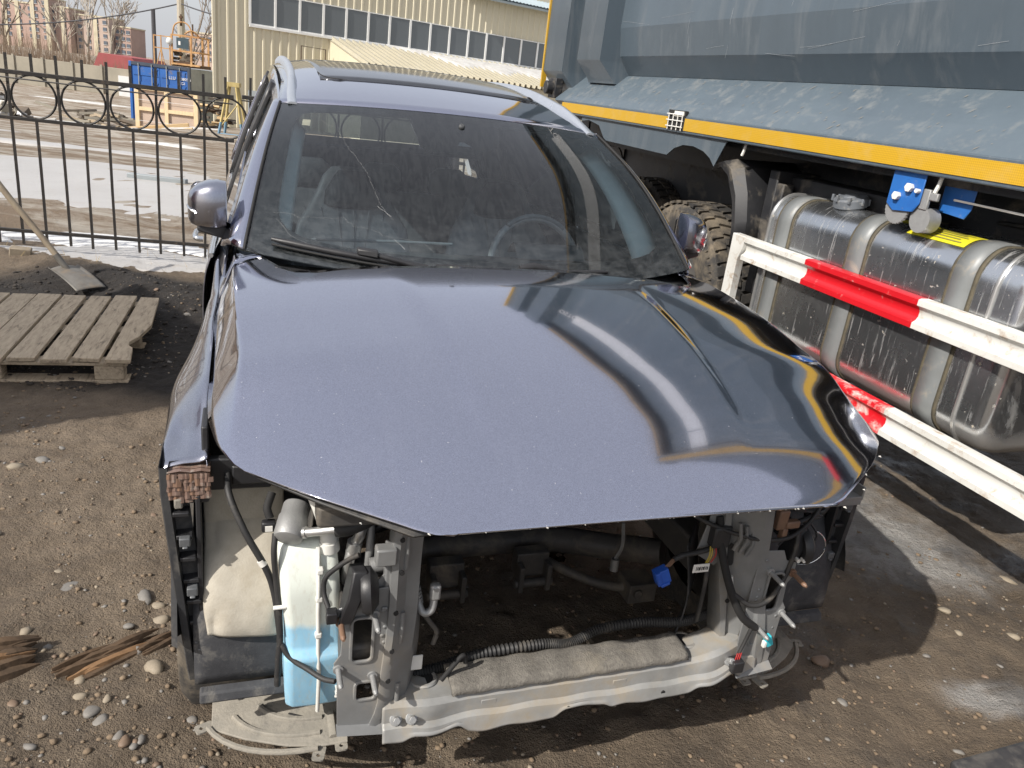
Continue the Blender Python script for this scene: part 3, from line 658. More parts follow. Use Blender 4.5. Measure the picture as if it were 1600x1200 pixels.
fo = surf('foam_strip', lambda u, v: beam((.15 + .63 * u + .47 - .47) if False else (.16 + .62 * u), .02 + .30 * v) + Vector((0, 0, .020 * math.sin(math.pi * min(1, max(0, v * .9 + .05))) ** .35 + .002 * math.sin(u * 47))), 60, 10, 'foam_grey', car, .012)
fo['label'] = 'worn dark grey foam strip lying on the lower beam'
cond = MB(); path = spline([(.50, -.43, .345), (.495, -.33, .352), (.488, -.22, .372), (.482, -.06, .372), (.486, .02, .366), (.478, .10, .392), (.482, .22, .402), (.49, .33, .395), (.485, .42, .405)], 60)
cond.tube(path, [.0125 + .0022 * math.sin(i * 1.55) for i in range(len(path))], 9); cond.build('corrugated_conduit', 'rubber', car, 50)
# plates each side
def plate(sd, mat_):
    O = [(.578, .615), (.578, .575), (.564, .555), (.566, .50), (.58, .478), (.572, .45), (.568, .31), (.462, .295), (.455, .40), (.458, .56), (.462, .66), (.53, .655), (.545, .625)]
    hs = [rrect(.499, .545, .478, .592, .012, 3), rrect(.487, .532, .372, .422, .010, 3)]
    m = MB().prism([(a, b) for a, b in O], lambda a, b: (.582 + (b - .45) * -.02, sd * a, b), lambda a, b: (.578 + (b - .45) * -.02, sd * a, b), hs)
    p = m.build('crash_box_plate', mat_, car, bevel=.0015)
    rim = MB()
    for h in hs:
        for (a, b), (c, d) in zip(h, h[1:] + h[:1]): pass
        pts = [(.583, sd * a, b) for a, b in h] + [(.583, sd * h[0][0], h[0][1])]; rim.tube(pts, .004, 6)
    rim.build('pressed_rim', mat_, p, 60)
    fl = MB().loft([[Vector((.582, sd * .57, .312)), Vector((.594, sd * .57, .306)), Vector((.606, sd * .57, .300))], [Vector((.582, sd * .46, .300)), Vector((.594, sd * .46, .292)), Vector((.606, sd * .46, .286))]]); fl.build('flange', mat_, p)
    for k, (a, b) in enumerate(((.569, .588), (.499, .598), (.570, .464), (.496, .436))):
        s_ = MB(); s_.cyl((.578, sd * a, b), (.586, sd * a, b), .011, n=12); s_.cyl((.58, sd * a, b), (.632, sd * a, b - .002), .0062, n=10); s_.cyl((.632, sd * a, b - .002), (.640, sd * a, b - .002), .0062, .003, n=10)
        s_.build('stud', 'cast_grey' if k else 'brown_plastic', p, 40)
    dm = MB()
    for i in range(9):
        a, b = random.choice([.56, .475, .555, .48]), random.uniform(.33, .64); dm.lathe((.5785 + .003, sd * a, b), (1, 0, 0), [(.005, 0), (.004, .0015), (.0, .002)], 8)
    dm.build('weld_dimple', mat_, p, 60)['kind'] = 'stuff'
    box_ = MB(); box_.box(.30, .577, sd * .562, sd * .556, .37, .60); box_.box(.30, .577, sd * .47, sd * .476, .37, .60); box_.build('chassis_leg', 'dark_steel', p)
    for b in (.345, .345):
        pass
    h2 = MB()
    for a in (.475, .503): h2.cyl((.5815, sd * (a + .005), .352), (.5835, sd * (a + .005), .352), .0062, n=12)
    h2.build('bolt_hole', 'black_matte', p)
    return p
plate(-1, 'grey_steel'); plate(1, 'grey_steel')
def upright(sd, z1):
    secs = []
    for i in range(21):
        t = i / 20; z = .275 + (z1 - .275) * t; k = .008 * math.sin(t * 9); yc = sd * (.438 - .018 * t) + sd * k * .3; fl = .020 * (1 - ss(0, .15, t))
        w1 = .030 + .012 * ss(.3, 0, t) if False else .030 + fl
        secs.append([Vector((.555, yc + sd * (w1 + .018), z)), Vector((.588, yc + sd * (w1 + .014), z)), Vector((.590, yc + sd * w1, z)), Vector((.572 + .006 * math.sin(t * 7), yc + sd * .006, z)), Vector((.566, yc - sd * .022, z)), Vector((.520, yc - sd * .040 - sd * .01 * math.sin(t * 6), z)), Vector((.47, yc - sd * .042, z))])
    o = MB().loft(secs).build('radiator_upright', 'grey_steel', car, 40); o.modifiers.new('thickness', 'SOLIDIFY').thickness = .003
    return o
lu = upright(-1, .83)
for z, y in ((.78, -.452), (.70, -.448), (.60, -.455), (.50, -.458), (.42, -.462)): MB().cyl((.587, y, z), (.5915, y, z), .0055, n=10).build('bolt_hole', 'black_matte', lu)
for z in (.74, .55, .36): MB().tube([(.575, -.437, z + .04), (.579, -.437, z), (.574, -.438, z - .04)], .006, 6).build('pressed_rib', 'grey_steel', lu, 60)
for y in (-.30, -.02, .24): MB().cyl((.606, y, .284), (.6115, y, .283), .006, n=10).build('drain_hole', 'black_matte', bm_)
for y in (-.22, .12): MB().box(.588, .5935, y - .02, y + .02, .308, .330).build('pressed_pad', 'zinc_steel', bm_, bevel=.004)
# image-right upright: a deep pressed channel
secs = []
for i in range(25):
    t = i / 24; z = .29 + .53 * t; y0 = .515 - .10 * t; wv = .006 * math.sin(t * 8)
    secs.append([Vector((a, y0 + b, z)) for a, b in ((.50, -.085), (.548, -.080 + wv), (.552, -.062), (.540, -.050), (.565, -.020), (.585 + wv, .010), (.585 + wv, .034), (.560, .046), (.548, .060), (.50, .066))])
ur = MB().loft(secs).build('radiator_upright', 'grey_steel', car, 35); ur.modifiers.new('thickness', 'SOLIDIFY').thickness = .003  # darker steel puts the hood's shadow into this upright's colour
q = MB().prism(rrect(-.009, .009, -.032, .032, .008, 3), lambda a, b: (.5535 , .390 + a + .0 + b * -.15, .64 + b), lambda a, b: (.5495, .390 + a + b * -.15, .64 + b)); q.build('slot', 'black_matte', ur)
for y, z in ((.475, .70), (.413, .50), (.505, .33)):
    MB().cyl((.5535, y, z), (.557, y, z), .006, n=10).build('bolt_hole', 'black_matte', ur)
for k in range(3): MB().tube([(.566 , .385 + .02 * k, .74 - .01 * k), (.572, .392 + .02 * k, .70 - .01 * k), (.568, .382 + .02 * k, .665 - .01 * k)], .0055, 6).build('pressed_rib', 'grey_steel', ur, 60)
# upper tie bar under the hood, inner aprons, firewall, subframe, mounts
MB().box(.50, .56, -.62, .62, .80, .85).build('upper_tie_bar', 'dark_steel', car, bevel=.008)
for sd in (-1, 1):
    surf('inner_apron', lambda u, v: Vector((.36 - .86 * u, sd * (.60 + .05 * math.sin(v * 3) - .05 * v), .30 + .56 * v)), 12, 8, 'dark_steel', car, .004)
    MB().box(-.5, .56, sd * .47, sd * .56, .40, .50).build('chassis_rail', 'dark_steel', car, bevel=.01)
    tw = MB().lathe((-.05, sd * .56, .52), (0, -sd * .12, 1), [(.02, 0), (.075, .02), (.085, .2), (.09, .36), (.07, .40)], 20); tw.build('strut_tower', 'dark_steel', car, 40)
surf('firewall', lambda u, v: Vector((-.40 + .05 * math.sin(u * 9) - .04 * v, -.62 + 1.24 * u, .20 + .80 * v + .01 * math.sin(u * 23))), 20, 8, 'black_matte', car, .004)
sf = MB(); sf.tube(spline([(.02, -.55, .28), (-.10, -.42, .24), (-.16, -.15, .25), (-.16, .2, .25), (-.10, .42, .24), (.02, .56, .28)], 6), .045, 10); sfo = sf.build('subframe', 'dark_steel', car, 50)
for y, x in ((-.17, -.06), (.12, -.08)):
    m = MB(); m.box(x, x + .05, y - .055, y + .055, .20, .285); m.box(x + .03, x + .09, y - .055, y - .038, .165, .26); m.box(x + .03, x + .09, y + .038, y + .055, .165, .26); m.cyl((x + .07, y - .065, .19), (x + .07, y + .065, .19), .015, n=10)
    m.build('engine_mount', 'dark_steel', car, bevel=.004)
m = MB(); m.tube(spline([(-.12, .16, .22), (-.02, .28, .19), (.03, .40, .17), (.05, .47, .19)], 6), [.016] * 19, 8); m.box(.0, .09, .42, .52, .14, .21); m.cyl((.092, .45, .18), (.10, .45, .18), .016, n=10); m.build('control_arm', 'dark_steel', car, bevel=.004)
m = MB(); m.tube(spline([(.04, .38, .42), (.05, .385, .34), (.04, .37, .28)], 6), .006, 6); m.cyl((.045, .372, .29), (.05, .37, .25), .014, n=8); m.build('sensor_lead', 'cast_grey', car, 50)
surf('splash_shield', lambda u, v: Vector((.50 - .16 * u, .315 + .13 * u + .02 * math.sin(v * 4), .34 + .30 * v - .03 * u)), 8, 8, 'black_dusty', car, .004)
MB().prism([(.30, .64), (.33, .80), (.42, .80), (.41, .64), (.36, .60)], lambda a, b: (.535, a, b), lambda a, b: (.531, a, b)).build('module_bracket', 'grey_steel', car, bevel=.001)
MB().box(.515, .56, .325, .375, .665, .725).build('relay_box', 'black_plastic', car, bevel=.006)
# ---- washer tank, filler neck, dryer and hoses (image left)
def wt(z): return lerp(z, [(.285, (.0)), (.76, 1.0)])
secs = []
for z, x0, x1, y0, y1 in ((.283, .42, .475, -.655, -.560), (.295, .41, .497, -.672, -.548), (.36, .41, .51, -.676, -.545), (.44, .41, .515, -.678, -.545), (.462, .41, .500, -.675, -.548), (.535, .41, .500, -.678, -.555), (.60, .41, .505, -.684, -.560), (.635, .41, .500, -.686, -.562), (.675, .405, .482, -.690, -.565), (.703, .40, .470, -.690, -.568), (.712, .41, .460, -.680, -.575)):
    secs.append([Vector((a, b, z)) for a, b in ((x0, y0), (x1 - .012, y0), (x1, y0 + .014), (x1 + .003, (y0 + y1) / 2), (x1, y1 - .010), (x1 - .010, y1), (x0, y1))])
tk = MB().loft(secs, closed=True, caps=True).build('washer_tank', 'washer_tank', car, 35); tk['label'] = 'milky white washer tank half full of blue fluid'
tk.modifiers.new('bevel', 'BEVEL').width = .007; tk.modifiers['bevel'].segments = 3
sm_ = MB(); sm_.tube([(.512, -.603, .29), (.522, -.603, .40), (.508, -.605, .46), (.508, -.607, .56), (.512, -.608, .635), (.494, -.608, .672), (.478, -.608, .706)], .0045, 6); sm_.build('mould_seam', 'white_plastic', tk, 60)
for z in (.665, .595, .50, .42): MB().box(.498, .514, -.613, -.598, z - .007, z + .007).build('seam_clip', 'white_plastic', tk, bevel=.003)
for k in range(3): MB().box(.455 + .012 * k, .51 + .01 * k, -.565, -.528, .318 + .016 * k, .323 + .016 * k).build('rib', 'white_plastic', tk, bevel=.001)
nk = MB(); nk.tube(spline([(.462, -.584, .70), (.468, -.588, .74), (.465, -.600, .785), (.445, -.618, .83), (.40, -.635, .88)], 8), .0185, 16); nk.build('filler_neck', 'white_plastic', car, 60)
nk2 = MB(); nk2.cyl((.462, -.584, .69), (.464, -.585, .712), .024, .021, 16); nk2.build('neck_collar', 'white_plastic', tk, 60)
dr = MB(); dr.lathe((.415, -.648, .775), (.80, -.28, -.52), [(0, 0), (.027, 0), (.029, .004), (.029, .030), (.0315, .033), (.0315, .072), (.029, .080), (.02, .084), (0, .085)], 28); dr.build('receiver_dryer', 'cast_grey', car, 40)
dp = MB(); dp.tube([(.475, -.648, .742), (.495, -.61, .755), (.505, -.572, .764)], .0095, 12); dp.tube([(.478, -.642, .744), (.483, -.633, .747)], .0125, 12); dp.build('dryer_pipe', 'aluminium', car, 50)
MB().tube(spline([(.504, -.576, .763), (.51, -.55, .768), (.50, -.50, .785), (.46, -.43, .815)], 6), .0165, 14).build('rubber_hose', 'rubber', car, 60)
MB().tube(spline([(.36, -.66, .80), (.31, -.63, .84), (.28, -.58, .87)], 6), .026, 14).build('hose', 'cast_grey', car, 60)
m = MB(); m.tube(spline([(.46, -.545, .60), (.475, -.54, .67), (.47, -.53, .70), (.48, -.52, .735), (.46, -.51, .78)], 6), .012, 10); m.cyl((.47, -.533, .675), (.473, -.53, .71), .017, n=12); m.build('refrigerant_pipe', 'aluminium', car, 50)
MB().tube(spline([(.47, -.50, .64), (.48, -.498, .70), (.46, -.495, .79)], 6), .009, 10).build('refrigerant_pipe', 'cast_grey', car, 50)
m = MB(); m.tube(spline([(.48, -.50, .63), (.50, -.49, .645), (.50, -.475, .66)], 5), .015, 10); m.cyl((.505, -.50, .665), (.505, -.47, .668), .018, n=12); m.build('hose_joint', 'cast_grey', car, 50)
# horn shell + bracket
for sd, cx, yy, zz in ((-1, .575, -.547, .655), (1, .545, .575, .645)):
    h = MB(); h.lathe((cx, yy + .02, zz), (0.15, 1, 0.1), [(0, 0), (.045, 0), (.05, .008), (.05, .02), (.040, .026), (.03, .034), (0, .036)], 26); ho = h.build('horn', 'black_plastic', car, 40)
    b = MB().loft([[Vector((cx + .012, yy + d, zz + .055)), Vector((cx + .03, yy - .012 + d, zz + .0)), Vector((cx + .02, yy - .03 + d, zz - .068)), Vector((cx - .02, yy - .025 + d, zz - .07)), Vector((cx - .03, yy - .005 + d, zz + .05))] for d in (0, .012, .03)], closed=True, caps=True); b.build('horn_shell', 'black_plastic', ho, bevel=.004)
    if sd > 0:
        MB().tube([(cx + .012 + .05 * math.cos(R(a)) * .3, yy + .035 + .052 * math.cos(R(a)), zz + .052 * math.sin(R(a))) for a in range(-100, 80, 12)], .002, 6).build('horn_ring', 'chrome_trim', ho, 60)
        for dy, dz in ((.0, -.02), (.018, -.022)): MB().cyl((cx + .03, yy + dy, zz + dz), (cx + .042, yy + dy, zz + dz), .0055, n=8).build('terminal', 'tag_white', ho)
m = MB(); m.box(.57, .60, -.505, -.462, .725, .765); m.box(.55, .575, -.48, -.462, .60, .76); m.build('harness_bracket', 'grey_steel', car, bevel=.004)
MB().prism([(-.535, .63), (-.475, .69), (-.462, .69), (-.462, .62)], lambda a, b: (.568, a, b), lambda a, b: (.564, a, b)).build('gusset', 'grey_steel', car)
MB().box(.575, .60, -.60, -.577, .596, .622).build('horn_connector', 'black_plastic', car, bevel=.003)
# ---- loose wiring
def wire(pts, r=.005, m='rubber', name='cable', n=7): return MB().tube(spline(pts, 7), r, n).build(name, m, car, 60)
wire([(.34, -.79, .83), (.405, -.785, .80), (.445, -.755, .735), (.462, -.715, .655), (.468, -.698, .60), (.478, -.69, .54), (.487, -.685, .48), (.49, -.688, .43), (.49, -.69, .36)], .0075)
w_ = wire([(.46, -.725, .672), (.462, -.718, .66)], .0085, 'tag_white', 'tape_band')
wire([(.468, -.695, .74), (.48, -.698, .70), (.478, -.694, .64), (.484, -.688, .575), (.49, -.684, .50)], .0065)
wire([(.487, -.685, .475), (.505, -.665, .445), (.53, -.63, .43), (.56, -.60, .425), (.582, -.575, .432)], .006)
wire([(.40, -.70, .80), (.42, -.71, .775), (.43, -.705, .755)], .009, 'black_matte'); MB().box(.425, .445, -.722, -.693, .728, .752).build('plug', 'black_plastic', car, bevel=.004); MB().box(.445, .448, -.715, -.70, .733, .745).build('plug_insert', 'tag_white', car)
wire([(.57, -.535, .74), (.56, -.56, .72), (.55, -.597, .68), (.555, -.602, .645), (.575, -.594, .62)], .0055)
MB().box(.49, .500, -.70, -.672, .570, .576).build('cable_tie', 'tag_white', car, bevel=.002)
wire([(.525, -.405, .63), (.53, -.395, .585), (.545, -.385, .56), (.545, -.365, .565), (.54, -.36, .60)], .009, 'cast_grey', 'refrigerant_pipe'); wire([(.54, -.385, .56), (.535, -.365, .525), (.53, -.345, .49), (.528, -.35, .455)], .006, 'dark_steel')
cf = MB()
for k in range(5): cf.cyl((.526, -.404 + .002 * k, .615 - .009 * k), (.527, -.403 + .002 * k, .609 - .009 * k), .0145, n=12)
cf.build('pipe_fitting', 'cast_grey', car); MB().box(.532, .552, -.372, -.348, .59, .63).build('pipe_flange', 'cast_grey', car, bevel=.006)
MB().box(.54, .545, -.425, -.375, .40, .44).build('paper_tag', 'tag_white', car, bevel=.002)
wire([(.555, -.33, .37), (.55, -.305, .40), (.545, -.28, .425), (.54, -.27, .40)], .006, 'black_matte')
# image-right loom
wire([(.50, .20, .80), (.53, .28, .745), (.56, .36, .715), (.575, .44, .695), (.575, .53, .69), (.56, .60, .72), (.54, .645, .77), (.52, .66, .81)], .0055)
wire([(.535, .345, .745), (.55, .352, .68), (.57, .375, .60), (.585, .405, .53), (.595, .44, .475), (.597, .485, .44)], .0105, 'black_matte', 'wiring_loom'); wire([(.597, .485, .44), (.598, .505, .425), (.598, .522, .412)], .005)
wire([(.585, .40, .545), (.60, .45, .515), (.60, .50, .525), (.585, .545, .575), (.58, .56, .65), (.57, .565, .70)], .0065)
wire([(.597, .475, .445), (.597, .465, .40), (.60, .452, .36)], .005)
wire([(.545, .34, .66), (.55, .30, .655), (.55, .255, .65), (.55, .23, .64)], .007)
wire([(.548, .335, .60), (.552, .335, .54), (.54, .345, .48), (.52, .36, .42)], .006)
for dy in (0, .006, -.006): wire([(.55, .232 + dy, .642), (.552, .222 + dy, .632), (.553, .213 + dy, .622)], .0017, 'brown_plastic', 'wire', 5)
mm = Matrix.Translation((.553, .202, .60)) @ Matrix.Rotation(R(24), 4, 'X')
b = MB(); b.box(-.012, .012, -.018, .018, -.022, .020, mm); b.box(-.008, .015, -.012, .012, -.026, -.018, mm); b.box(.010, .015, -.016, -.006, -.012, .02, mm); b.build('blue_connector', 'blue_connector', car, bevel=.002)
MB().box(.556, .559, .285, .331, .600, .624).build('paper_tag', 'tag_white', car, bevel=.003)
for k in range(9): MB().box(.5592, .5597, .293 + .0038 * k, .2944 + .0038 * k + .0008 * (k % 3), .607 + .001 * (k % 2), .618 - .001 * (k % 3)).build('print_bar', 'black_matte', car)
for k, c in enumerate(('yellow_wire', 'yellow_wire', 'brown_plastic', 'red_wire')): wire([(.552, .325 + .005 * k, .67), (.56, .322 + .006 * k, .65), (.557, .318 + .005 * k, .626)], .0016, c, 'wire', 5)
MB().tube([(.565, .396, .585), (.568, .398, .565), (.57, .402, .54)], [.006, .0075, .005], 8).build('harness_clip', 'white_plastic', car, 60)
mm = Matrix.Translation((.602, .532, .398)) @ Matrix.Rotation(R(25), 4, 'X'); b = MB(); b.box(-.008, .008, -.010, .010, -.018, .016, mm); b.build('cyan_connector', 'cyan_connector', car, bevel=.003)
MB().box(.598, .610, .516, .527, .378, .398).build('plug_insert', 'tag_white', car, bevel=.003)
MB().box(.59, .622, .428, .462, .318, .352).build('plug', 'black_plastic', car, bevel=.003)
for dy in (-.006, 0, .006): wire([(.605, .45 + dy, .37), (.607, .447 + dy, .358), (.607, .446 + dy, .348)], .0017, 'red_wire', 'wire', 5)
m = MB(); m.box(.55, .57, .495, .525, .71, .765); m.box(.555, .575, .52, .56, .715, .735); m.box(.553, .573, .515, .53, .68, .715); m.build('brown_bracket', 'brown_plastic', car, bevel=.004)
lo = MB()
for k in range(14):
    a = Vector((.50 + random.uniform(0, .05), random.uniform(.50, .64), random.uniform(.66, .79))); b = a + Vector((random.uniform(-.03, .03), random.uniform(-.06, .06), random.uniform(-.06, .06))); c = b + Vector((0, random.uniform(-.05, .05), random.uniform(-.07, .02))); lo.tube(spline([a, b, c], 5), random.choice((.003, .005, .007)), 6)
lo.build('tangled_wiring', 'black_plastic', car, 60)
lo = MB()
for k in range(12):
    a = Vector((.40 + random.uniform(0, .08), random.uniform(-.55, -.42), random.uniform(.70, .83))); b = a + Vector((random.uniform(-.03, .03), random.uniform(-.05, .05), random.uniform(-.06, .05))); lo.tube(spline([a, (a + b) / 2 + Vector((.015, .01, 0)), b], 5), random.choice((.004, .007, .010)), 7)
lo.build('tangled_wiring', 'black_plastic', car, 60)
# ---- windscreen
def ws(u, v, off=0.0):
    au = abs(u)
    bx = -.30 - .165 * au ** 2.2; by = .75 * u; bz = 1.095 + .035 * u * u
    tx = -1.02 - .11 * au ** 2; ty = .622 * u; tz = 1.548 - .024 * u * u
    b = .045 * math.sin(math.pi * v)
    p = Vector((bx + (tx - bx) * v + b * .5, by + (ty - by) * v, bz + (tz - bz) * v + b * .85))
    return p + Vector((.52, .0, .85)).normalized() * off + Vector((0, .25 * u, 0)) * off
wsg = surf('windscreen', lambda u, v: ws(2 * u - 1, v), 48, 30, 'windscreen_glass', car, 0, 180)
wsg['label'] = 'dirty cracked windscreen with water streaks'
N = 96; fr = MB(); outer = []; inner = []
for k in range(N):
    a = 2 * math.pi * (k + .5) / N; c, s = math.cos(a), math.sin(a); m = max(abs(c), abs(s)); outer.append(ws(c / m, .5 + .5 * s / m, -.004))
    r = (abs(c) ** 9 + abs(s) ** 9) ** (-1 / 9); inner.append(ws(c * r * .905, .525 + s * r * .425, -.004))
fr.loft([outer, inner], closed=True); fr.build('windscreen_border', 'frit_black', wsg)
MB().prism([(-.30, .99), (-.285, .90), (-.265, .72), (-.20, .67), (-.05, .685), (.03, .69), (.14, .735), (.20, .80), (.235, .99)], lambda a, b: ws(a, b, -.0035), lambda a, b: ws(a, b, -.012)).build('sensor_shroud', 'frit_black', wsg)
MB().prism([(-.06, .735), (-.045, .765), (-.02, .765), (.015, .735)], lambda a, b: ws(a, b, -.0015), lambda a, b: ws(a, b, -.003)).build('camera_lens', 'trim_grey', wsg)
for k, L in enumerate(([(-.77, .84), (-.73, .80), (-.70, .795)], [(-.685, .80), (-.67, .74), (-.63, .64), (-.58, .56), (-.54, .49), (-.52, .42), (-.49, .33), (-.45, .27), (-.43, .25)], [(-.92, .20), (-.87, .21), (-.81, .20), (-.73, .215), (-.64, .23), (-.60, .20), (-.53, .19), (-.46, .17), (-.37, .165), (-.31, .16), (-.27, .12)], [(-.50, .31), (-.44, .265)], [(-.43, .16), (-.39, .12)], [(-.90, .17), (-.84, .11), (-.76, .08)], [(.92, .33), (.80, .25), (.70, .22)], [(.40, .16), (.42, .19)])):
    P = []
    for (a, b), (c, d) in zip(L, L[1:]):
        for t in range(4): P.append(ws(a + (c - a) * t / 4 + random.uniform(-.003, .003), b + (d - b) * t / 4 + random.uniform(-.004, .004), .0012))
    P.append(ws(*L[-1], .0012)); MB().tube(P, .00016 if k not in (3, 4) else .0004, 4).build('crack', 'cast_grey', wsg)
MB().prism([(-.862, .845), (-.862, .79), (-.822, .79), (-.822, .845)], lambda a, b: ws(a, b, -.002), lambda a, b: ws(a, b, -.003)).build('sticker', 'old_plank', wsg)
# wipers
def wiper(us_, v0, v1, flip):
    pts = [ws(us_[0] + (us_[1] - us_[0]) * t / 10, v0 + (v1 - v0) * t / 10, .018) for t in range(11)]
    m = MB(); m.tube(pts, [.006] + [.010] * 9 + [.006], 8); w_ = m.build('wiper_blade', 'black_plastic', car, 50)
    MB().tube([p + Vector((.008, 0, -.014)) for p in pts], .004, 5).build('wiper_rubber', 'black_matte', w_)
    return w_
w1 = wiper((-.90, -.30), .058, .036, 0); w2 = wiper((-.27, .50), .044, .030, 0)
p = ws(-.58, .056, .026); q = ws(-.50, .05, .028); MB().loft([[p + Vector((a, 0, b)) for a, b in ((-.014, 0), (.014, -.006), (.012, .012), (-.010, .016))], [q + Vector((a, 0, b)) for a, b in ((-.016, 0), (.016, -.006), (.012, .014), (-.010, .018))]], True, True).build('wiper_joint', 'black_plastic', w1, bevel=.004)
MB().tube(spline([q, ws(-.36, .03, .024), ws(-.22, .0, .016), (-.255, -.10, 1.10)], 6), .009, 8).build('wiper_arm', 'black_plastic', w1, 50)
p = ws(.08, .046, .026); q = ws(.20, .04, .028); MB().tube([p, (p + q) / 2 + Vector((0, 0, .006)), q], [.010, .016, .011], 8).build('wiper_joint', 'black_plastic', w2, 50)
MB().tube(spline([q, ws(.33, .02, .022), ws(.46, .0, .012), (-.30, .40, 1.11)], 6), .009, 8).build('wiper_arm', 'black_plastic', w2, 50)
# cowl between screen and hood
surf('cowl', lambda u, v: Vector((-.25 - .14 * v - .12 * abs(2 * u - 1) ** 2.4, (2 * u - 1) * .74, 1.085 + .006 * v)), 30, 4, 'black_plastic', car, .003)
# ---- roof, pillars
RZ = [(-1.0, 1.545), (-1.2, 1.598), (-1.5, 1.652), (-1.9, 1.688), (-2.4, 1.70), (-3.0, 1.682), (-3.45, 1.635), (-3.65, 1.60)][::-1]
def roof_p(u, v, dz=0):
    s = 2 * u - 1; x = -1.02 - .11 * s * s - v * (2.58 - .11 * s * s); yw = .622 - .022 * ss(0, .2, v) - .05 * ss(.7, 1, v)
    return Vector((x, s * yw, CR(x + .11 * s * s * (1 - v), RZ) - .026 * s * s - .03 * abs(s) ** 8 * min(1, v * 6) + dz))
roof = surf('roof_panel', roof_p, 32, 44, 'car_paint', car, .003, 50)
surf('headliner', lambda u, v: roof_p(u, .01 + v * .98, -.035), 10, 14, 'headliner', roof, .004)
def sr(a, b): # a,b in 0..1 inside sunroof
    return roof_p(.12 + .76 * a, .13 + .62 * b, 0)
sg = MB(); rr = rrect(0, 1, 0, 1, .08, 5); G = surf('sunroof', lambda a, b: sr(a, b) + Vector((0, 0, .003)), 20, 20, 'roof_glass', car, .004, 60)
edge = [sr(a, b) + Vector((0, 0, .004)) for a, b in rr]; MB().tube(edge + edge[:1], .0022, 6).build('sunroof_seal', 'black_matte', G, 60)
for sd in (-1, 1):
    # silver roof rail
    pts = []
    for i in range(31):
        t = i / 30; x = -1.12 - 2.2 * t; b_ = roof_p(.5 + .5 * sd * .915, (abs(x) - 1.13) / 2.47)
        pts.append((b_ + Vector((0, sd * .010, .0)), .023 * min(1, 6 * t + .22, 6 * (1 - t) + .22)))
    secs = [[p + Vector((0, sd * a, h * b)) for a, b in ((-.014, -.3), (-.010, .85), (-.003, 1.1), (.008, 1.1), (.016, .7), (.019, -.4))] for p, h in pts]
    MB().loft(secs, True, True).build('roof_rail', 'rail_silver', car, 50)
    # A pillar
    def ap(u, v):
        a = ws(sd * 1.0, v, -.002); oy = Vector((lerp(v, [(0, -.10), (1, -.12)]), sd * lerp(v, [(0, .066), (1, .026)]), lerp(v, [(0, -.01), (1, -.028)])))
        nrm = .020 * math.sin(math.pi * min(1, u * 1.05 + .1)); return a + oy * u + Vector((.3, sd * .6, .6)) * nrm
    pl = surf('a_pillar', lambda u, v: ap(u, v * 1.02), 8, 24, 'car_paint', car, .003, 60)
    MB().tube([ws(sd * 1.0, i / 20, .003) for i in range(21)], .005, 6).build('pillar_seal', 'black_matte', pl, 60)
    w0, w1 = (.865, .925) if sd < 0 else (.80, .945)
    surf('pillar_trim', lambda u, v: ws(sd * (w1 - (w1 - w0) * u * (1 - (.65 * v if sd > 0 else .2 * v))), .085 + .85 * v, -.035 - .05 * u), 4, 16, 'pillar_trim', pl, .004)
    # cant rail above doors, door glass, beltline chrome
    surf('cant_rail', lambda u, v: Vector((-1.12 - 2.4 * v, sd * (.618 - .03 * v + .025 * u), roof_p(.5 + .5 * sd, v * .97).z - .004 - .055 * u)), 4, 24, 'car_paint', car, .004)
    TOPG = lambda x: Vector((x, sd * (.622 - .02 * ss(1.2, 2.4, -x)), max(1.12, CR(min(-1.0, x + .03), RZ) - .095)))
    def bely(x): return .84 - .045 * ss(.6, 2.2, -x)
    def gl(xa, xb):
        def f(u, v):
            x = xa + (xb - xa) * u; t = TOPG(x)
            if x > -1.12: t = Vector((x, sd * lerp(x, [(-1.12, .63), (-.60, .815)]), lerp(x, [(-1.12, 1.50), (-.60, 1.10)])))
            b = Vector((x, sd * bely(x), 1.07)); p = b.lerp(t, v); return p + Vector((0, sd * .008 * math.sin(math.pi * v), 0))
        return f
    surf('door_glass', gl(-.66, -1.66), 14, 8, 'side_glass', car, 0); surf('rear_door_glass', gl(-1.74, -2.62), 12, 8, 'side_glass', car, 0); surf('quarter_glass', gl(-2.70, -3.25), 8, 8, 'side_glass', car, 0)
    for xa, xb, nm in ((-1.64, -1.76, 'b_pillar'), (-2.60, -2.72, 'c_pillar'), (-3.23, -3.60, 'd_pillar')): surf(nm, lambda u, v: gl(xa, xb)(u, v) + Vector((0, sd * .003, 0)), 3, 8, 'black_plastic' if nm != 'd_pillar' else 'car_paint', car, .02)
    MB().tube([gl(-.62, -3.2)(i / 24, .0) + Vector((0, sd * .008, .005)) for i in range(25)], .008, 6).build('belt_trim', 'chrome_trim', car, 60)
    # body side: doors and quarter
    PR = [(0, .26, .83), (.15, .36, .855), (.4, .62, .868), (.62, .84, .876), (.82, .97, .868), (.93, 1.03, .852), (1, 1.068, .836)]
    def side(xa, xb):
        def f(u, v):
            x = xa + (xb - xa) * u; y = sm(v, [(a, c) for a, b, c in PR]); z = sm(v, [(a, b) for a, b, c in PR])
            y += .012 * math.sin((-x - .5) * .9) - .10 * ss(-3.2, -3.75, x) if x > -3.2 else .012 * math.sin((-x - .5) * .9) - .10 * ss(0, 1, (-3.2 - x) / .55)
            y -= .04 * ss(1.0, 2.4, -x); y -= .014 * math.exp(-((z - .56) / .07) ** 2); return Vector((x, sd * y, z))
        return f
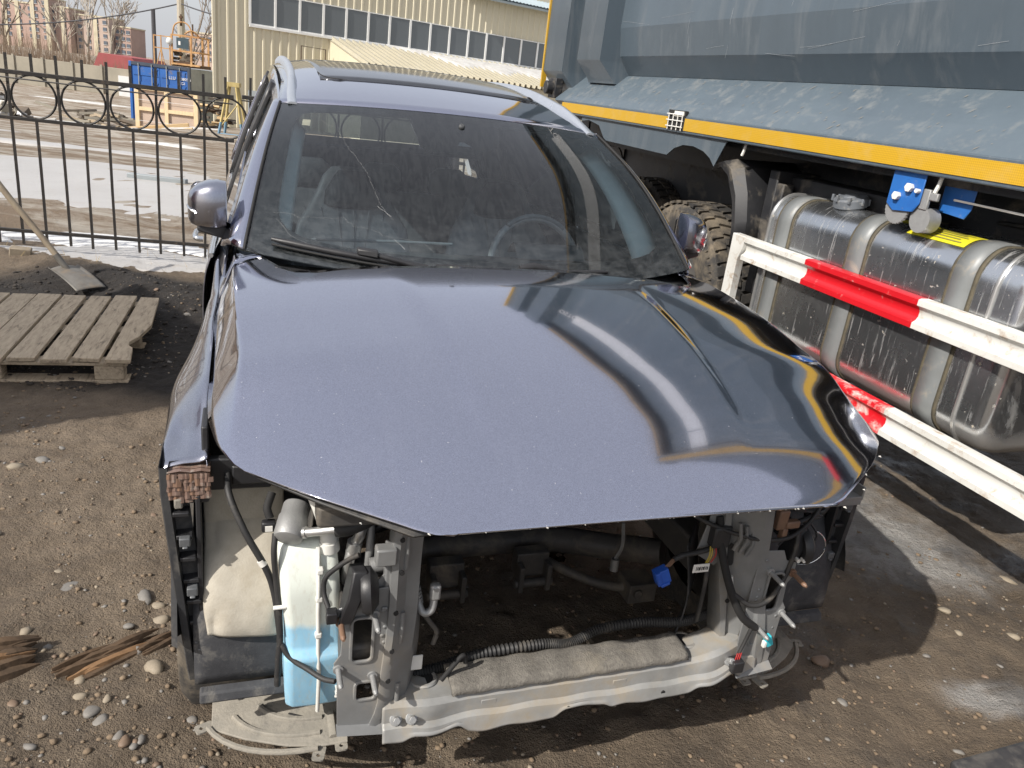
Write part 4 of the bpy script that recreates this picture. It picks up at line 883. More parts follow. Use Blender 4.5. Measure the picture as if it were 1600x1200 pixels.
    for xa, xb, nm in ((-.745, -1.655, 'door'), (-1.663, -2.62, 'rear_door'), (-2.628, -3.75, 'quarter_panel')):
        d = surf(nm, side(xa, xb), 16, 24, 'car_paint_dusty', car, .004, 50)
        if 'door' in nm:
            x = xb + .14; MB().tube(spline([(x - .08, sd * .905, .955), (x - .07, sd * .935, .958), (x + .07, sd * .935, .958), (x + .08, sd * .905, .955)], 6), .011, 8).build('handle', 'chrome_trim', d, 60)
            surf('door_card', lambda u, v: side(xa - .03, xb + .03)(u, .2 + .78 * v) - Vector((0, sd * .07, -.02)), 6, 8, 'dash_black', d, .01)
    # fillet between hood corner and pillar base
    def corner(u, v):
        yi = lerp(v, [(0, .700), (.35, .742), (.6, .758), (1, .775)]); y = yi + (.819 - yi) * u
        x = lerp(y, H_RE) - .005 - .34 * v; z = hood_z(max(x, -.5), y) + .035 * v * u
        return Vector((x, sd * y, z))
    surf('cowl_corner', corner, 30, 8, 'car_paint', car, .003, 50)
    MB().add([(-.48, sd * .812, 1.045), (-.98, sd * .842, 1.055), (-.98, sd * .745, 1.36), (-.58, sd * .795, 1.15)], [(0, 1, 2, 3)]).build('sail_panel', 'car_paint_side', car).modifiers.new('thickness', 'SOLIDIFY').thickness = .006
    # mirror: lofted housing on an arm
    secs = []
    for t, cy, wx, hz, cz in ((0, .798, .045, .058, 1.233), (.06, .801, .066, .069, 1.232), (.35, .825, .082, .073, 1.230), (.6, .853, .086, .071, 1.227), (.8, .882, .080, .064, 1.222), (.93, .903, .062, .052, 1.216), (.98, .911, .040, .036, 1.213), (1, .913, .015, .016, 1.212)):
        ring = []
        for k in range(20):
            a = 2 * math.pi * k / 20; c, s = math.cos(a), math.sin(a); e = .5
            X = math.copysign(abs(c) ** e, c); Zc = math.copysign(abs(s) ** e, s)
            X = X * (1 if c > 0 else .38); ring.append(Vector((-.655 + wx * X - .03 * t, sd * cy, cz + hz * Zc)))
        secs.append(ring)
    mo = MB().loft(secs, True, True).build('mirror_housing', 'car_paint_side', car, 50)
    MB().prism(rrect(-.905, -.815, 1.175, 1.285, .025, 4) if sd < 0 else rrect(.815, .905, 1.175, 1.285, .025, 4), lambda a, b: (-.712, a, b), lambda a, b: (-.718, a, b)).build('mirror_glass', 'roof_glass', mo)
    ba = MB().loft([[Vector((-.62, sd * .80, 1.125)), Vector((-.72, sd * .80, 1.125)), Vector((-.72, sd * .80, 1.165)), Vector((-.62, sd * .80, 1.170))], [Vector((-.615, sd * .845, 1.138)), Vector((-.70, sd * .845, 1.138)), Vector((-.70, sd * .845, 1.166)), Vector((-.615, sd * .845, 1.168))], [Vector((-.62, sd * .885, 1.148)), Vector((-.69, sd * .885, 1.148)), Vector((-.69, sd * .885, 1.166)), Vector((-.62, sd * .885, 1.166))]], True, True); ba.build('mirror_arm', 'black_plastic', mo, bevel=.006)
    MB().tube(spline([(-.600, sd * .884, 1.205), (-.62, sd * .905, 1.215), (-.66, sd * .913, 1.22)], 6), .003, 6).build('indicator', 'chrome_trim', mo, 60)
    # wheel behind the liner
    for wx, ww in ((0, 'front'), (-2.72, 'rear')):
        wy = .80
        t = MB().lathe((wx, sd * (wy - .11), .345), (0, sd, 0), [(.22, 0), (.31, .0), (.338, .025), (.345, .07), (.345, .15), (.338, .195), (.31, .22), (.23, .22)], 36); wh = t.build('wheel', 'tyre_rubber', car, 40)
        MB().lathe((wx, sd * (wy - .11), .345), (0, sd, 0), [(.0, .16), (.06, .18), (.10, .16), (.2, .19), (.225, .215), (.23, .10)], 24).build('rim', 'cast_grey', wh, 40)
# ---- tailgate
surf('tailgate', lambda u, v: Vector((-3.72 + .06 * v * v, (2 * u - 1) * (.78 - .06 * v), .35 + .88 * v)), 12, 12, 'car_paint_side', car, .004)
surf('rear_glass', lambda u, v: Vector((-3.66 + .10 * v, (2 * u - 1) * (.68 - .08 * v), 1.235 + .34 * v)), 10, 8, 'side_glass', car, 0)
MB().box(-3.66, -.45, -.80, .80, .26, .30).build('floor_pan', 'black_matte', car)
# ---- interior
dash = MB().loft([[Vector((x, y, z)) for x, z in ((-.42, 1.04), (-.62, 1.075), (-.86, 1.062), (-.94, 1.03), (-.95, .95), (-.85, .75))] for y in (-.76, -.5, 0, .5, .76)]); do = dash.build('dashboard', 'dash_black', car, 60)
MB().tube(spline([(-.50, -.60, 1.062), (-.88, -.60, 1.075), (-.93, -.3, 1.083), (-.93, 0, 1.086)], 6), .006, 6).build('dash_seam', 'trim_grey', do, 60)
MB().loft([[Vector((-.80 - .12 * a, y, 1.07 + .05 * math.sin(math.pi * a))) for a in (0, .25, .5, .75, 1)] for y in (.22, .25, .36, .47, .50)]).build('instrument_hood', 'dash_black', do, 60)
def steer(a, r): # wheel plane tilted
    return Vector((-.985 - .30 * r * math.sin(a), .365 + r * math.cos(a), 1.01 + r * math.sin(a) * .95))
sw = MB().tube([steer(2 * math.pi * k / 36, .185) for k in range(37)], .0155, 10, False).build('steering_wheel', 'seat_leather', car, 60)
MB().tube([steer(R(a), .187) + Vector((.006, 0, .006)) for a in range(50, 131, 5)], .0115, 8).build('wheel_trim', 'trim_grey', sw, 60)
m = MB(); m.lathe(steer(0, 0), (.3, 0, .95) if False else (.95, 0, .3), [(0, .02), (.06, .018), (.075, 0), (.06, -.03)], 18); m.tube([steer(math.pi, .07), steer(math.pi, .18)], .014, 8); m.tube([steer(0, .07), steer(0, .18)], .014, 8); m.tube([steer(-math.pi / 2, .07), steer(-math.pi / 2, .18)], .018, 8); m.build('wheel_hub', 'dash_black', sw, 50)
def seat(yc, xo, nm):
    st = None
    bk = []
    for z, x, w_, d in ((.55, -1.42, .26, .12), (.70, -1.45, .27, .13), (.90, -1.505, .265, .12), (1.03, -1.54, .235, .10), (1.10, -1.56, .19, .085), (1.16, -1.58, .155, .075), (1.23, -1.60, .125, .065), (1.265, -1.612, .09, .045)):
        bk.append([Vector((x + xo + d * math.cos(R(a)) * .55 - .02 * abs(math.sin(R(a))) ** 2 * -1 + (.025 * abs(math.sin(R(a))) ** 6 if z < 1.08 else 0), yc + w_ * math.sin(R(a)), z)) for a in range(0, 360, 18)])
    st = MB().loft(bk, True, True).build('seat_backrest', 'seat_leather', car, 70)
    hr = [[Vector((x + xo + d * math.cos(R(a)) * .5, yc + w_ * math.copysign(abs(math.sin(R(a))) ** .7, math.sin(R(a))), z)) for a in range(0, 360, 20)] for z, x, w_, d in ((1.10, -1.535, .10, .05), (1.115, -1.53, .125, .085), (1.17, -1.545, .118, .09), (1.225, -1.565, .085, .085), (1.255, -1.578, .06, .05))]
    MB().loft(hr, True, True).build('headrest', 'dash_black', st, 70)
    for k in range(7):
        o = (k - 3) / 3; pts = [(-1.385 + xo - .11 * t - .003, yc + o * (.05 + .13 * (1 - (t - .15) * .75)) if False else yc + o * (.055 + .15 * t), .72 + .38 * t) for t in (0, .25, .5, .75, 1.0)]
        pts = [(p[0] - (.035 * o * o), p[1], p[2]) for p in pts]; MB().tube(pts, .0035, 5).build('seam', 'seat_seam', st)
    MB().loft([[Vector((x + xo, yc + y, z + .03 * abs(y) * 2)) for x, z in ((-.95, .50), (-.98, .56), (-1.2, .575), (-1.4, .55), (-1.4, .45))] for y in (-.25, -.2, 0, .2, .25)]).build('seat_cushion', 'seat_leather', st, 60)
    return st
seat(-.30, 0, 'passenger'); seat(.37, 0, 'driver')
rb_ = MB().loft([[Vector((x, y, z)) for x, z in ((-2.35, .55), (-2.42, .60), (-2.62, 1.02), (-2.70, 1.03), (-2.74, .9))] for y in (-.68, -.4, 0, .4, .68)]).build('rear_bench', 'seat_leather', car, 60)
for y in (-.40, .0, .40): MB().loft([[Vector((-2.66 + d * math.cos(R(a)), y + w_ * math.sin(R(a)), z)) for a in range(0, 360, 24)] for z, w_, d in ((1.03, .09, .03), (1.06, .12, .05), (1.15, .115, .05), (1.185, .07, .03))], True, True).build('rear_headrest', 'seat_leather', rb_, 70)
rm = MB(); rm.box(-.985, -.965, -.12, .10, 1.40, 1.462); rm.cyl((-.97, 0, 1.46), (-.93, 0, 1.52), .012, n=8); rm.build('rear_view_mirror', 'dash_black', car, bevel=.012)
bsw = MB(); bsw.tube([(-1.70, -.70, 1.35), (-1.66, -.69, 1.0), (-1.60, -.66, .6)], .012, 4); bsw.build('seat_belt', 'trim_grey', car)
# ================================================================== dump truck beside the car
TO = (-2.0, 3.0, 0.0)
truck = thing('dump_truck', 'slate grey dump truck with amber tape and striped side guard', 'truck', mtx=frame_mtx(TO), org=TO)
XR, XF = -4.98, .34                       # rear and front end of the dump body
def wall(pts, xa, xb, name, m, parent, n=1, sm_=None):
    return MB().loft([[Vector((x, y, z)) for y, z in pts(x)] for x in [xa + (xb - xa) * i / n for i in range(n + 1)]]).build(name, m, parent, sm_)
zs = lambda x: 1.862 + .012 * (x + 4) / 4
body = MB()
secW = lambda x: [(2.02, zs(x)), (1.935, zs(x) + .125), (1.905, zs(x) + .315), (1.975, 4.10)]
dump = MB().loft([[Vector((x, y, z)) for y, z in secW(x) + [(4.02, 4.10), (4.09, 2.18), (3.98, 1.86)]] for x in (XR + .05, XF)], True, True).build('dump_body', 'truck_grey', truck)
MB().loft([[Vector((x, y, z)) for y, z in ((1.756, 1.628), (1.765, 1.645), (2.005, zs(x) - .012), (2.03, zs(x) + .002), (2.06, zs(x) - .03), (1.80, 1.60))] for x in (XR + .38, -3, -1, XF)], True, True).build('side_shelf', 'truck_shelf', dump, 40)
tr_ = MB(); tr_.box(XR + .6, XF, 1.752, 1.80, 1.532, 1.632); tro = tr_.build('lower_rail', 'truck_grey', dump, bevel=.006)
for xa, xb in ((-4.4, -2.60), (-2.392, XF)):
    MB().box(xa, xb, 1.7475, 1.7515, 1.549, 1.618).build('reflective_tape', 'amber_tape', dump)
MB().box(XR + .05, XF, 1.85, 4.1, 1.50, 1.58).build('body_floor', 'truck_black', dump)
# top rail, end frames, edge tape, stripe and lettering
MB().box(XR + .03, XF + .03, 1.90, 2.04, 4.10, 4.20).build('top_rail', 'truck_grey', dump, bevel=.01)
def yw(z): return 1.905 + .07 * (z - 2.177) / 1.923
for xa, xb in ((-3.40, .02), (.035, .27)):
    MB().loft([[Vector((x, yw(z) - o, z)) for z in (3.44, 3.72)] for x, o in ((xa, .004), (xb, .004))]).build('white_stripe', 'stripe_white', dump).modifiers.new('thickness', 'SOLIDIFY').thickness = .002
tm = text_mesh('SINOTRUK VOSTOK', .19, 'lettering'); to_ = finish('lettering', tm, 'letter_white', dump)
to_.matrix_local = Matrix.Translation((-2.55 - TO[0], yw(2.63) - .006 - TO[1], 2.63)) @ Matrix.Rotation(R(180), 4, 'Z') @ Matrix.Rotation(R(90), 4, 'X') if False else Matrix.Translation((-5.02 - TO[0] + .1, yw(3.48) - .008 - TO[1], 3.48)) @ Matrix.Rotation(R(90 - 2.1), 4, 'X')
MB().box(XF - .10, XF + .02, 1.88, 1.96, 1.90, 4.18).build('end_frame', 'truck_grey', dump, bevel=.01)
MB().box(XF - .06, XF - .01, 1.874, 1.8785, 1.95, 4.12).build('edge_tape', 'edge_amber', dump)
MB().box(-3.6, XF - .06, 1.893, 1.8985, 4.12, 4.165).build('edge_tape', 'edge_amber', dump)
MB().box(XF - .03, XF + .02, 1.86, 1.90, 1.90, 1.96).build('marker_lamp', 'guard_red', dump, bevel=.006)
def post(xa, xb, yo, z0, name):
    return MB().loft([[Vector((x, y, z)) for x, y in ((xa - e, 2.05), (xa - e * .6, yo + d), (xa + .035, yo + d - .0), (xb - .035, yo + d), (xb + e * .6, yo + d), (xb + e, 2.05))] for z, e, d in ((z0, .05, .13), (z0 + .02, .05, .125), (z0 + .15, .02, .004), (z0 + .16, .02, 0), (4.12, .02, .03))]).build(name, 'truck_grey', dump, 30)
post(-4.26, -3.84, 1.775, 1.79, 'side_post'); rp = post(-4.99, -4.56, 1.765, 1.70, 'rear_post')
MB().box(-5.02, -4.992, 1.758, 1.80, 1.72, 4.12).build('edge_tape', 'amber_tape', rp)
hg = MB(); hg.cyl((-4.72, 1.70, 1.72), (-4.72, 1.80, 1.72), .055, n=14); hg.box(-4.80, -4.64, 1.76, 1.83, 1.64, 1.80); hg.build('tailgate_hinge', 'truck_black', rp, bevel=.006)
# lower skirt with wheel cut-outs
SK = [(-4.0, 1.535), (-4.0, 1.50), (-3.86, 1.535 - .02), (-3.66, 1.49), (-3.55, 1.41), (-3.50, 1.395), (-2.58, 1.392), (-2.50, 1.44), (-2.40, 1.468), (-2.28, 1.472), (-2.16, 1.455), (-2.08, 1.425), (-2.025, 1.385), (-1.94, 1.534)]
sk = MB().prism(SK, lambda a, b: (a, 1.770, b), lambda a, b: (a, 1.776, b)).build('wheel_skirt', 'truck_grey', dump); sk['label'] = 'grey skirt plate with scalloped wheel cut-outs'
# caged side lamp let into the tape
lb = MB(); lb.box(-2.60, -2.392, 1.7475, 1.765, 1.545, 1.66); lmp = lb.build('side_lamp_recess', 'black_matte', dump)
MB().box(-2.52, -2.41, 1.742, 1.75, 1.625, 1.655).build('lamp_plate', 'tag_white', lmp)
cg = MB()
for k in range(4): cg.tube([(-2.58 + .055 * k, 1.742, 1.545), (-2.575 + .055 * k, 1.738, 1.64)], .0035, 5)
for k in range(3): cg.tube([(-2.60, 1.7385, 1.565 + .035 * k), (-2.40, 1.7385, 1.565 + .035 * k)], .0035, 5)
cg.build('lamp_cage', 'tag_white', lmp)
# splashes: thin dried mud flecks on the shelf
fl = MB()
for i in range(130):
    x = -4.4 + 4.6 * random.random() ** 1.35; t = random.random(); y = 1.765 + .235 * t; z = 1.647 + (zs(x) - 1.66) * t + .003; L_ = random.uniform(.003, .014); wd = random.uniform(.001, .003)
    n_ = Vector((0, -.67, .74)); d = Vector((.55, .65, .6)).normalized() * L_ * (2.2 if random.random() < .2 else 1); p = Vector((x, y, z)); s_ = Vector((1, 0, 0)) * wd
    fl.add([p - d, p + s_, p + d, p - s_], [(0, 1, 2, 3)])
fl.build('mud_fleck', 'stone_tan', dump)['kind'] = 'stuff'
# scratches on the wall
sc2 = MB()
for i in range(30):
    x = random.uniform(-3.7, .3); z = random.uniform(1.99, 2.42); 
    y = 1.905 - .0015 + (.0 if z < 2.18 else .07 * (z - 2.177) / .843) + (0.03 * (1 - min(1, max(0, (z - 1.99) / .19))))
    a = random.choice((R(6), R(3), R(-4), R(75), R(85))); L_ = random.uniform(.05, .45) * (1 if abs(a) < .3 else .25); P = []
    for k in range(5):
        t = k / 4 - .5; zz = z + math.sin(a) * L_ * t + .004 * math.sin(t * 2 + i); yy = 1.9035 + (.07 * (zz - 2.177) / 1.923 if zz > 2.177 else .03 * (2.177 - zz) / .19); P.append((x + math.cos(a) * L_ * t, yy, zz))
    sc2.tube(P, .0004, 4)
sc2.build('scratch', 'stripe_white', dump)['kind'] = 'stuff'
# chassis and dark underside
ch = MB(); ch.box(-5.0, 3.6, 2.45, 2.55, 1.0, 1.32); ch.box(-5.0, 3.6, 3.45, 3.55, 1.0, 1.32); ch.box(-4.9, 3, 2.55, 3.45, 1.20, 1.26); ch.box(-5, XF, 2.2, 3.8, 1.32, 1.50); ch.build('chassis_frame', 'truck_black', truck)
def truck_tyre(x, y0, wdt, nm):
    t = MB(); Rr = .565; z0 = .575
    t.lathe((x, y0, z0), (0, 1, 0), [(.30, .03), (.33, .0), (.46, -.012), (.525, .012), (.55, .04), (.55, wdt - .04), (.52, wdt), (.33, wdt)], 48)
    for k in range(44):
        a = 2 * math.pi * k / 44
        for j, (ya, yb, sk_) in enumerate(((.010, .085, .03), (.095, wdt / 2 - .006, -.03), (wdt / 2 + .006, wdt - .095, .03), (wdt - .085, wdt - .01, -.03))):
            a0 = a + (.07 if j % 2 else 0); hw = .048; V = []
            for r in (.545, Rr if j in (1, 2) else Rr - .004):
                for yy, da in ((ya, -hw), (yb, -hw + sk_), (yb, hw + sk_), (ya, hw)): V.append(Vector((x + r * math.cos(a0 + da), y0 + yy, z0 + r * math.sin(a0 + da))))
            t.add(V, [(4, 5, 6, 7), (0, 1, 5, 4), (1, 2, 6, 5), (2, 3, 7, 6), (3, 0, 4, 7)])
    o = t.build('tyre', 'tyre_rubber', truck, 35)
    rw = MB()
    for k in range(70):
        a = 2 * math.pi * k / 70; rw.tube([(x + r * math.cos(a), y0 - .004, z0 + r * math.sin(a)) for r in (.465, .50)], .0045, 4)
    rw.build('sidewall_rib', 'tyre_rubber', o)
    MB().lathe((x, y0, z0), (0, 1, 0), [(0, .04), (.10, .04), (.13, .10), (.24, .12), (.28, .05), (.305, .03)], 28).build('rim', 'dark_steel', o, 40)
    return o
for x in (-2.42, -3.78): truck_tyre(x, 1.86, .34, 'outer'); truck_tyre(x, 2.26, .34, 'inner')
truck_tyre(2.3, 1.86, .34, 'steer')
# mudguard: folded dark plates in front of the wheel
mg = []
for x, z, d in ((-2.06, 1.40, .0), (-1.98, 1.425, .0), (-1.90, 1.39, .0), (-1.82, 1.26, .01), (-1.775, 1.12, .01), (-1.765, 1.02, .01)):
    mg.append([Vector((x, 1.86, z - .02)), Vector((x - .015, 1.80 + d, z - .035)), Vector((x + .02, 1.79 + d, z)), Vector((x + .055, 1.85, z + .02)), Vector((x + .09, 2.22, z + .03))])
MB().loft(mg).build('mudguard', 'truck_black', truck, 20).modifiers.new('thickness', 'SOLIDIFY').thickness = .006
m = MB(); m.box(-1.72, -1.64, 1.93, 2.2, .75, 1.42); m.box(-1.70, -.75, 2.02, 2.45, 1.10, 1.40); m.box(-1.64, -1.58, 1.93, 2.0, .80, 1.36); m.build('battery_box', 'truck_black', truck, bevel=.008)
m = MB(); m.box(-1.76, -.3, 2.15, 2.5, .55, 1.05); m.build('tool_box', 'truck_black', truck, bevel=.01)
# fuel tank
RCT = rrect(1.805, 2.50, .575, 1.325, .13, 7)
tkx = (-1.50, .02)
secs = []
for x, k in ((tkx[0], .86), (tkx[0] + .006, .93), (tkx[0] + .02, .975), (tkx[0] + .05, 1.0), (tkx[1] - .05, 1.0), (tkx[1] - .02, .985), (tkx[1] - .0, .94), (tkx[1] + .01, .86)):
    secs.append([Vector((x, 2.18 + (a - 2.18) * k, .95 + (b - .95) * k)) for a, b in RCT])
ft = MB().loft(secs, True, True).build('fuel_tank', 'tank_aluminium', truck, 40); ft['label'] = 'dented dirty aluminium fuel tank'
for xe in (-.105, -1.455):
    ring = [(xe, 2.18 + (a - 2.18) * 1.008, .95 + (b - .95) * 1.008) for a, b in RCT]; MB().tube(ring + ring[:1], .008, 6).build('weld_bead', 'aluminium', ft, 60)
def band(xa, xb, k, name, m, par):
    s_ = []
    for x in (xa, xb): s_.append([Vector((x, 2.18 + (a - 2.18) * k, .95 + (b - .95) * k)) for a, b in rrect(1.805, 2.50, .575, 1.325, .13, 9)])
    return MB().loft(s_, True).build(name, m, par, 40)
for xa in (-1.385, -.86, -.30):
    b = band(xa, xa + .095, 1.022, 'tank_strap', 'strap_grey', ft); b.modifiers.new('thickness', 'SOLIDIFY').thickness = .006
    for d in (-.016, .095): band(xa + d, xa + d + .016, 1.012, 'strap_pad', 'strap_rubber', b).modifiers.new('thickness', 'SOLIDIFY').thickness = .006
cp = MB().lathe((-1.08, 1.95, 1.30), (0, -.25, 1), [(.06, 0), (.062, .03), (.075, .032), (.078, .036), (.078, .068), (.07, .076), (.035, .078), (.03, .084), (0, .084)], 28)
cpo = cp.build('filler_cap', 'cap_grey', ft, 35)
for k in range(8):
    a = 2 * math.pi * k / 8; c, s = math.cos(a), math.sin(a); MB().box(-1.08 + .079 * c - .006, -1.08 + .079 * c + .006, 1.935 + .079 * s - .006, 1.935 + .079 * s + .006, 1.345, 1.375).build('grip', 'cap_grey', cpo, bevel=.002)
def shoulder(x, a, o=.0025):
    r = .13 + o; return Vector((x, 1.935 - r * math.cos(R(a)), 1.195 + r * math.sin(R(a)))) if a <= 90 else Vector((x, 1.935 + (a - 90) * .006, 1.325 + o))
def toptank(x, t): return Vector((x, 1.85 + .45 * t, 1.327 if t > .24 else 1.327 - .02 * (1 - t / .24)))
for (xa, xb, t0, t1) in ((-.62, -.33, 48, 96), (-.745, -.63, 78, 100)):
    lbp = MB().loft([[shoulder(x, t0 + (t1 - t0) * k / 8) for k in range(9)] for x in (xa, xb)]).build('warning_label', 'label_yellow', ft)
    for k in range(5): MB().loft([[shoulder(x, t0 + (t1 - t0) * (.14 + .16 * k + q), .0045) for q in (0, .03, .06)] for x in (xa + .03, xb - .03 - .02 * (k % 2))]).build('print_line', 'label_print', lbp)
MB().tube(spline([(-.6, 2.35, 1.345), (-.3, 2.25, 1.37), (0, 2.20, 1.40), (.3, 2.15, 1.36)], 8), .012, 8).build('brake_hose', 'rubber', truck, 60)
MB().tube(spline([(-.75, 2.30, 1.35), (-.35, 2.15, 1.385), (.0, 2.10, 1.385), (.4, 2.2, 1.33)], 8), .009, 8).build('brake_hose', 'rubber', truck, 60)
# underrun side guard: two pressed rails and end posts
def rail(xa, xb, z0, z1, name, m, miter=0):
    h = z1 - z0; pf = [(0, .012), (.04, 0), (.22, .0), (.30, .016), (.42, .024), (.58, .024), (.70, .016), (.78, 0), (.96, 0), (1.0, .012), (1.0, .05), (0, .05)]
    return MB().loft([[Vector((x, 1.742 + d, z0 + h * t)) for t, d in pf] for x in (xa, xb)], True, True).build(name, m, guard, 50)
guard = MB().box(.6, .65, 1.80, 2.3, .52, .60).build('side_guard', 'truck_black', truck); guard['label'] = 'white and red striped underrun guard frame'
for z0, z1, red in ((.955, 1.080, 'guard_red'), (.490, .615, 'guard_red_worn')):
    rail(-1.555, -1.055, z0, z1, 'guard_rail', 'guard_white'); rail(-1.0545, -.365, z0, z1, 'guard_rail', red); rail(-.3645, .62, z0, z1, 'guard_rail', 'guard_white'); rail(.6205, 1.3, z0, z1, 'guard_rail', 'guard_red')
MB().prism([(-1.665, 1.082), (-1.556, 1.082), (-1.556, 1.03), (-1.585, .955), (-1.585, .615), (-1.556, .49), (-1.665, .49)], lambda a, b: (a, 1.742, b), lambda a, b: (a, 1.790, b)).build('guard_post', 'guard_white', guard, bevel=.004)
# blue ratchet winch under the body
wi = MB().prism([(-.70, 1.535), (-.70, 1.40), (-.66, 1.375), (-.555, 1.385), (-.53, 1.42), (-.53, 1.535)], lambda a, b: (a, 1.775, b), lambda a, b: (a, 1.781, b)).build('ratchet_winch', 'winch_blue', truck, bevel=.003)
MB().prism([(-.52, 1.535), (-.52, 1.40), (-.39, 1.39), (-.37, 1.43), (-.37, 1.535)], lambda a, b: (a, 1.87, b), lambda a, b: (a, 1.876, b)).build('winch_plate', 'winch_blue', wi, bevel=.003)
gr = MB(); gr.lathe((-.645, 1.785, 1.385), (0, 1, 0), [(0, 0), (.06, 0), (.06, .012), (0, .012)], 28)
for k in range(28):
    a = 2 * math.pi * k / 28; gr.box(-.645 + .06 * math.cos(a) - .003, -.645 + .06 * math.cos(a) + .003, 1.786, 1.796, 1.385 + .06 * math.sin(a) - .003, 1.385 + .06 * math.sin(a) + .003)
gr.build('ratchet_gear', 'cast_grey', wi)
MB().lathe((-.52, 1.79, 1.36), (0, 1, 0), [(0, 0), (.05, 0), (.05, .06), (0, .06)], 24).build('winch_drum', 'cast_grey', wi, 40)
for x, z, r in ((-.645, 1.435, .018), (-.59, 1.475, .019), (-.545, 1.468, .010)): MB().cyl((x, 1.755, z), (x, 1.776, z), r, r * .9, 6).build('bolt', 'tag_white', wi, bevel=.002)
m = MB(); m.box(-.54, -.50, 1.785, 1.80, 1.40, 1.48); m.box(-.50, -.46, 1.785, 1.80, 1.44, 1.47); m.build('pawl', 'cast_grey', wi, bevel=.004)
MB().tube([(-.44, 1.85, 1.455), (.9, 1.86, 1.435)], .0045, 6).build('cable', 'tag_white', wi)
for x in (-.48, -1.80): MB().tube([(x, 1.80, 1.535), (x, 1.795, 1.50), (x - .005, 1.79, 1.47)], .008, 6).build('lashing_hook', 'tag_white', truck)
# cab (beyond the picture's edge, mirrored in the car's paint)
cb = MB(); cb.prism([(1.2, .75), (1.2, 2.7), (1.4, 2.85), (3.0, 2.8), (3.35, 1.9), (3.4, .75)], lambda a, b: (a, 1.82, b), lambda a, b: (a, 4.2, b)); cab = cb.build('cab', 'truck_grey', truck, bevel=.06)
MB().prism([(2.3, 1.95), (2.3, 2.8), (3.2, 2.75), (3.45, 1.95)], lambda a, b: (a, 1.812, b), lambda a, b: (a, 1.818, b)).build('cab_window', 'window_grey', cab)
# ================================================================== fence
FA0 = Vector((-4.25, 6.133, 0)); FD = Vector((1.4, .279, 0)).normalized(); FN = Vector((-FD.y, FD.x, 0))
def fence(name, label, s0, s1, phase, zoff, yoff):
    org = FA0 + FD * s0 + FN * yoff
    mt = Matrix(((FD.x, FN.x, 0, org.x), (FD.y, FN.y, 0, org.y), (0, 0, 1, zoff), (0, 0, 0, 1)))
    f = thing(name, label, 'fence', mtx=mt, group='sections of the black iron fence'); L = s1 - s0
    for z, h, d in ((1.40, .032, .022), (1.065, .026, .018), (.19, .028, .020)): MB().box(0, L, -d / 2, d / 2, z - h / 2, z + h / 2).build('rail', 'fence_black', f, bevel=.003)
    MB().tube([(0, -.03, 1.375), (L * .5, -.035, 1.36), (L, -.03, 1.35)], .006, 6).build('rail', 'fence_black', f)
    sp = .1765; k = 0; s = phase
    while s < L - .02:
        full = (k % 2 == 0); b = MB(); bow = random.uniform(-.006, .006); w = .0085; lean = random.uniform(-.012, .012)
        rngs = [(.085 + random.uniform(-.012, .012), 1.545 + random.uniform(-.012, .012))] if full else [(.085, 1.065), (1.41, 1.545)]
        for z0, z1 in rngs: b.loft([[Vector((s + x + bow * math.sin(math.pi * z / 1.5) + lean * (z - .8), y, z)) for x, y in ((-w, -w), (w, -w), (w, w), (-w, w))] for z in [z0 + (z1 - z0) * i / 6 for i in range(7)]], True, True)
        b.build('bar', 'fence_black', f)
        if not full:
            r = .158; MB().tube([(s + r * math.cos(2 * math.pi * i / 40), 0, 1.233 + r * math.sin(2 * math.pi * i / 40)) for i in range(41)], .0085, 6, False).build('ring', 'fence_black', f, 60)
        s += sp; k += 1
    return f
fence('iron_fence', 'black iron fence section with rings above the pallet and shovel', -2.0, 1.80, .035 + .0, 0, 0)
fence('iron_fence', 'black iron fence section with rings vanishing behind the car mirror', 1.86, 5.6, .06, .01, .03)

# ================================================================== pallet and shovel
PA = Vector((-2.12, 3.70, 0)); px_ = Vector((-.895, -.300, 0)).normalized(); py_ = Vector((-.38, 1.245, 0)).normalized(); py_ = (py_ - px_ * py_.dot(px_)).normalized()
PW = 1.24
mt = Matrix(((px_.x, py_.x, 0, PA.x), (px_.y, py_.y, 0, PA.y), (0, 0, 1, 0.0), (0, 0, 0, 1)))
pal = thing('wooden_pallet', 'weathered grey wooden pallet lying on the dark soil', 'pallet', mtx=mt)
xx = -.14
for k in range(9):
    w = random.uniform(.118, .138); y0 = random.uniform(-.012, .012); y1 = PW + random.uniform(-.015, .02); z = .142 + random.uniform(-.003, .004); tw = random.uniform(-.012, .012)
    if k == 0: o = [(xx, y0), (xx + w, y0), (xx + w, y1), (xx + .012, y1), (xx - .02, .62), (xx + .015, .40), (xx + .05, .30), (xx + .045, .24), (xx + .02, .20), (xx + .01, .10)]
    else: o = [(xx, y0), (xx + w, y0 + tw), (xx + w, y1), (xx, y1 + tw)]
    MB().prism(o, lambda a, b: (a, b, z + tw * (a - xx)), lambda a, b: (a, b, z - .022 + tw * (a - xx))).build('plank', 'old_plank', pal, bevel=.003)
    xx += w + random.uniform(.006, .030)
for y in (.02, PW / 2 - .05, PW - .12):
    MB().box(-.12, 1.15, y, y + .10, .100, .1175).build('stringer', 'old_plank', pal, bevel=.003)
    for x in (-.10, .46, 1.0): MB().box(x, x + .14, y + .003, y + .097, .022, .0985).build('block', 'old_plank', pal, bevel=.004)
    MB().box(-.12, 1.15, y - .002, y + .102, -.005, .0205).build('skid', 'old_plank', pal, bevel=.003)
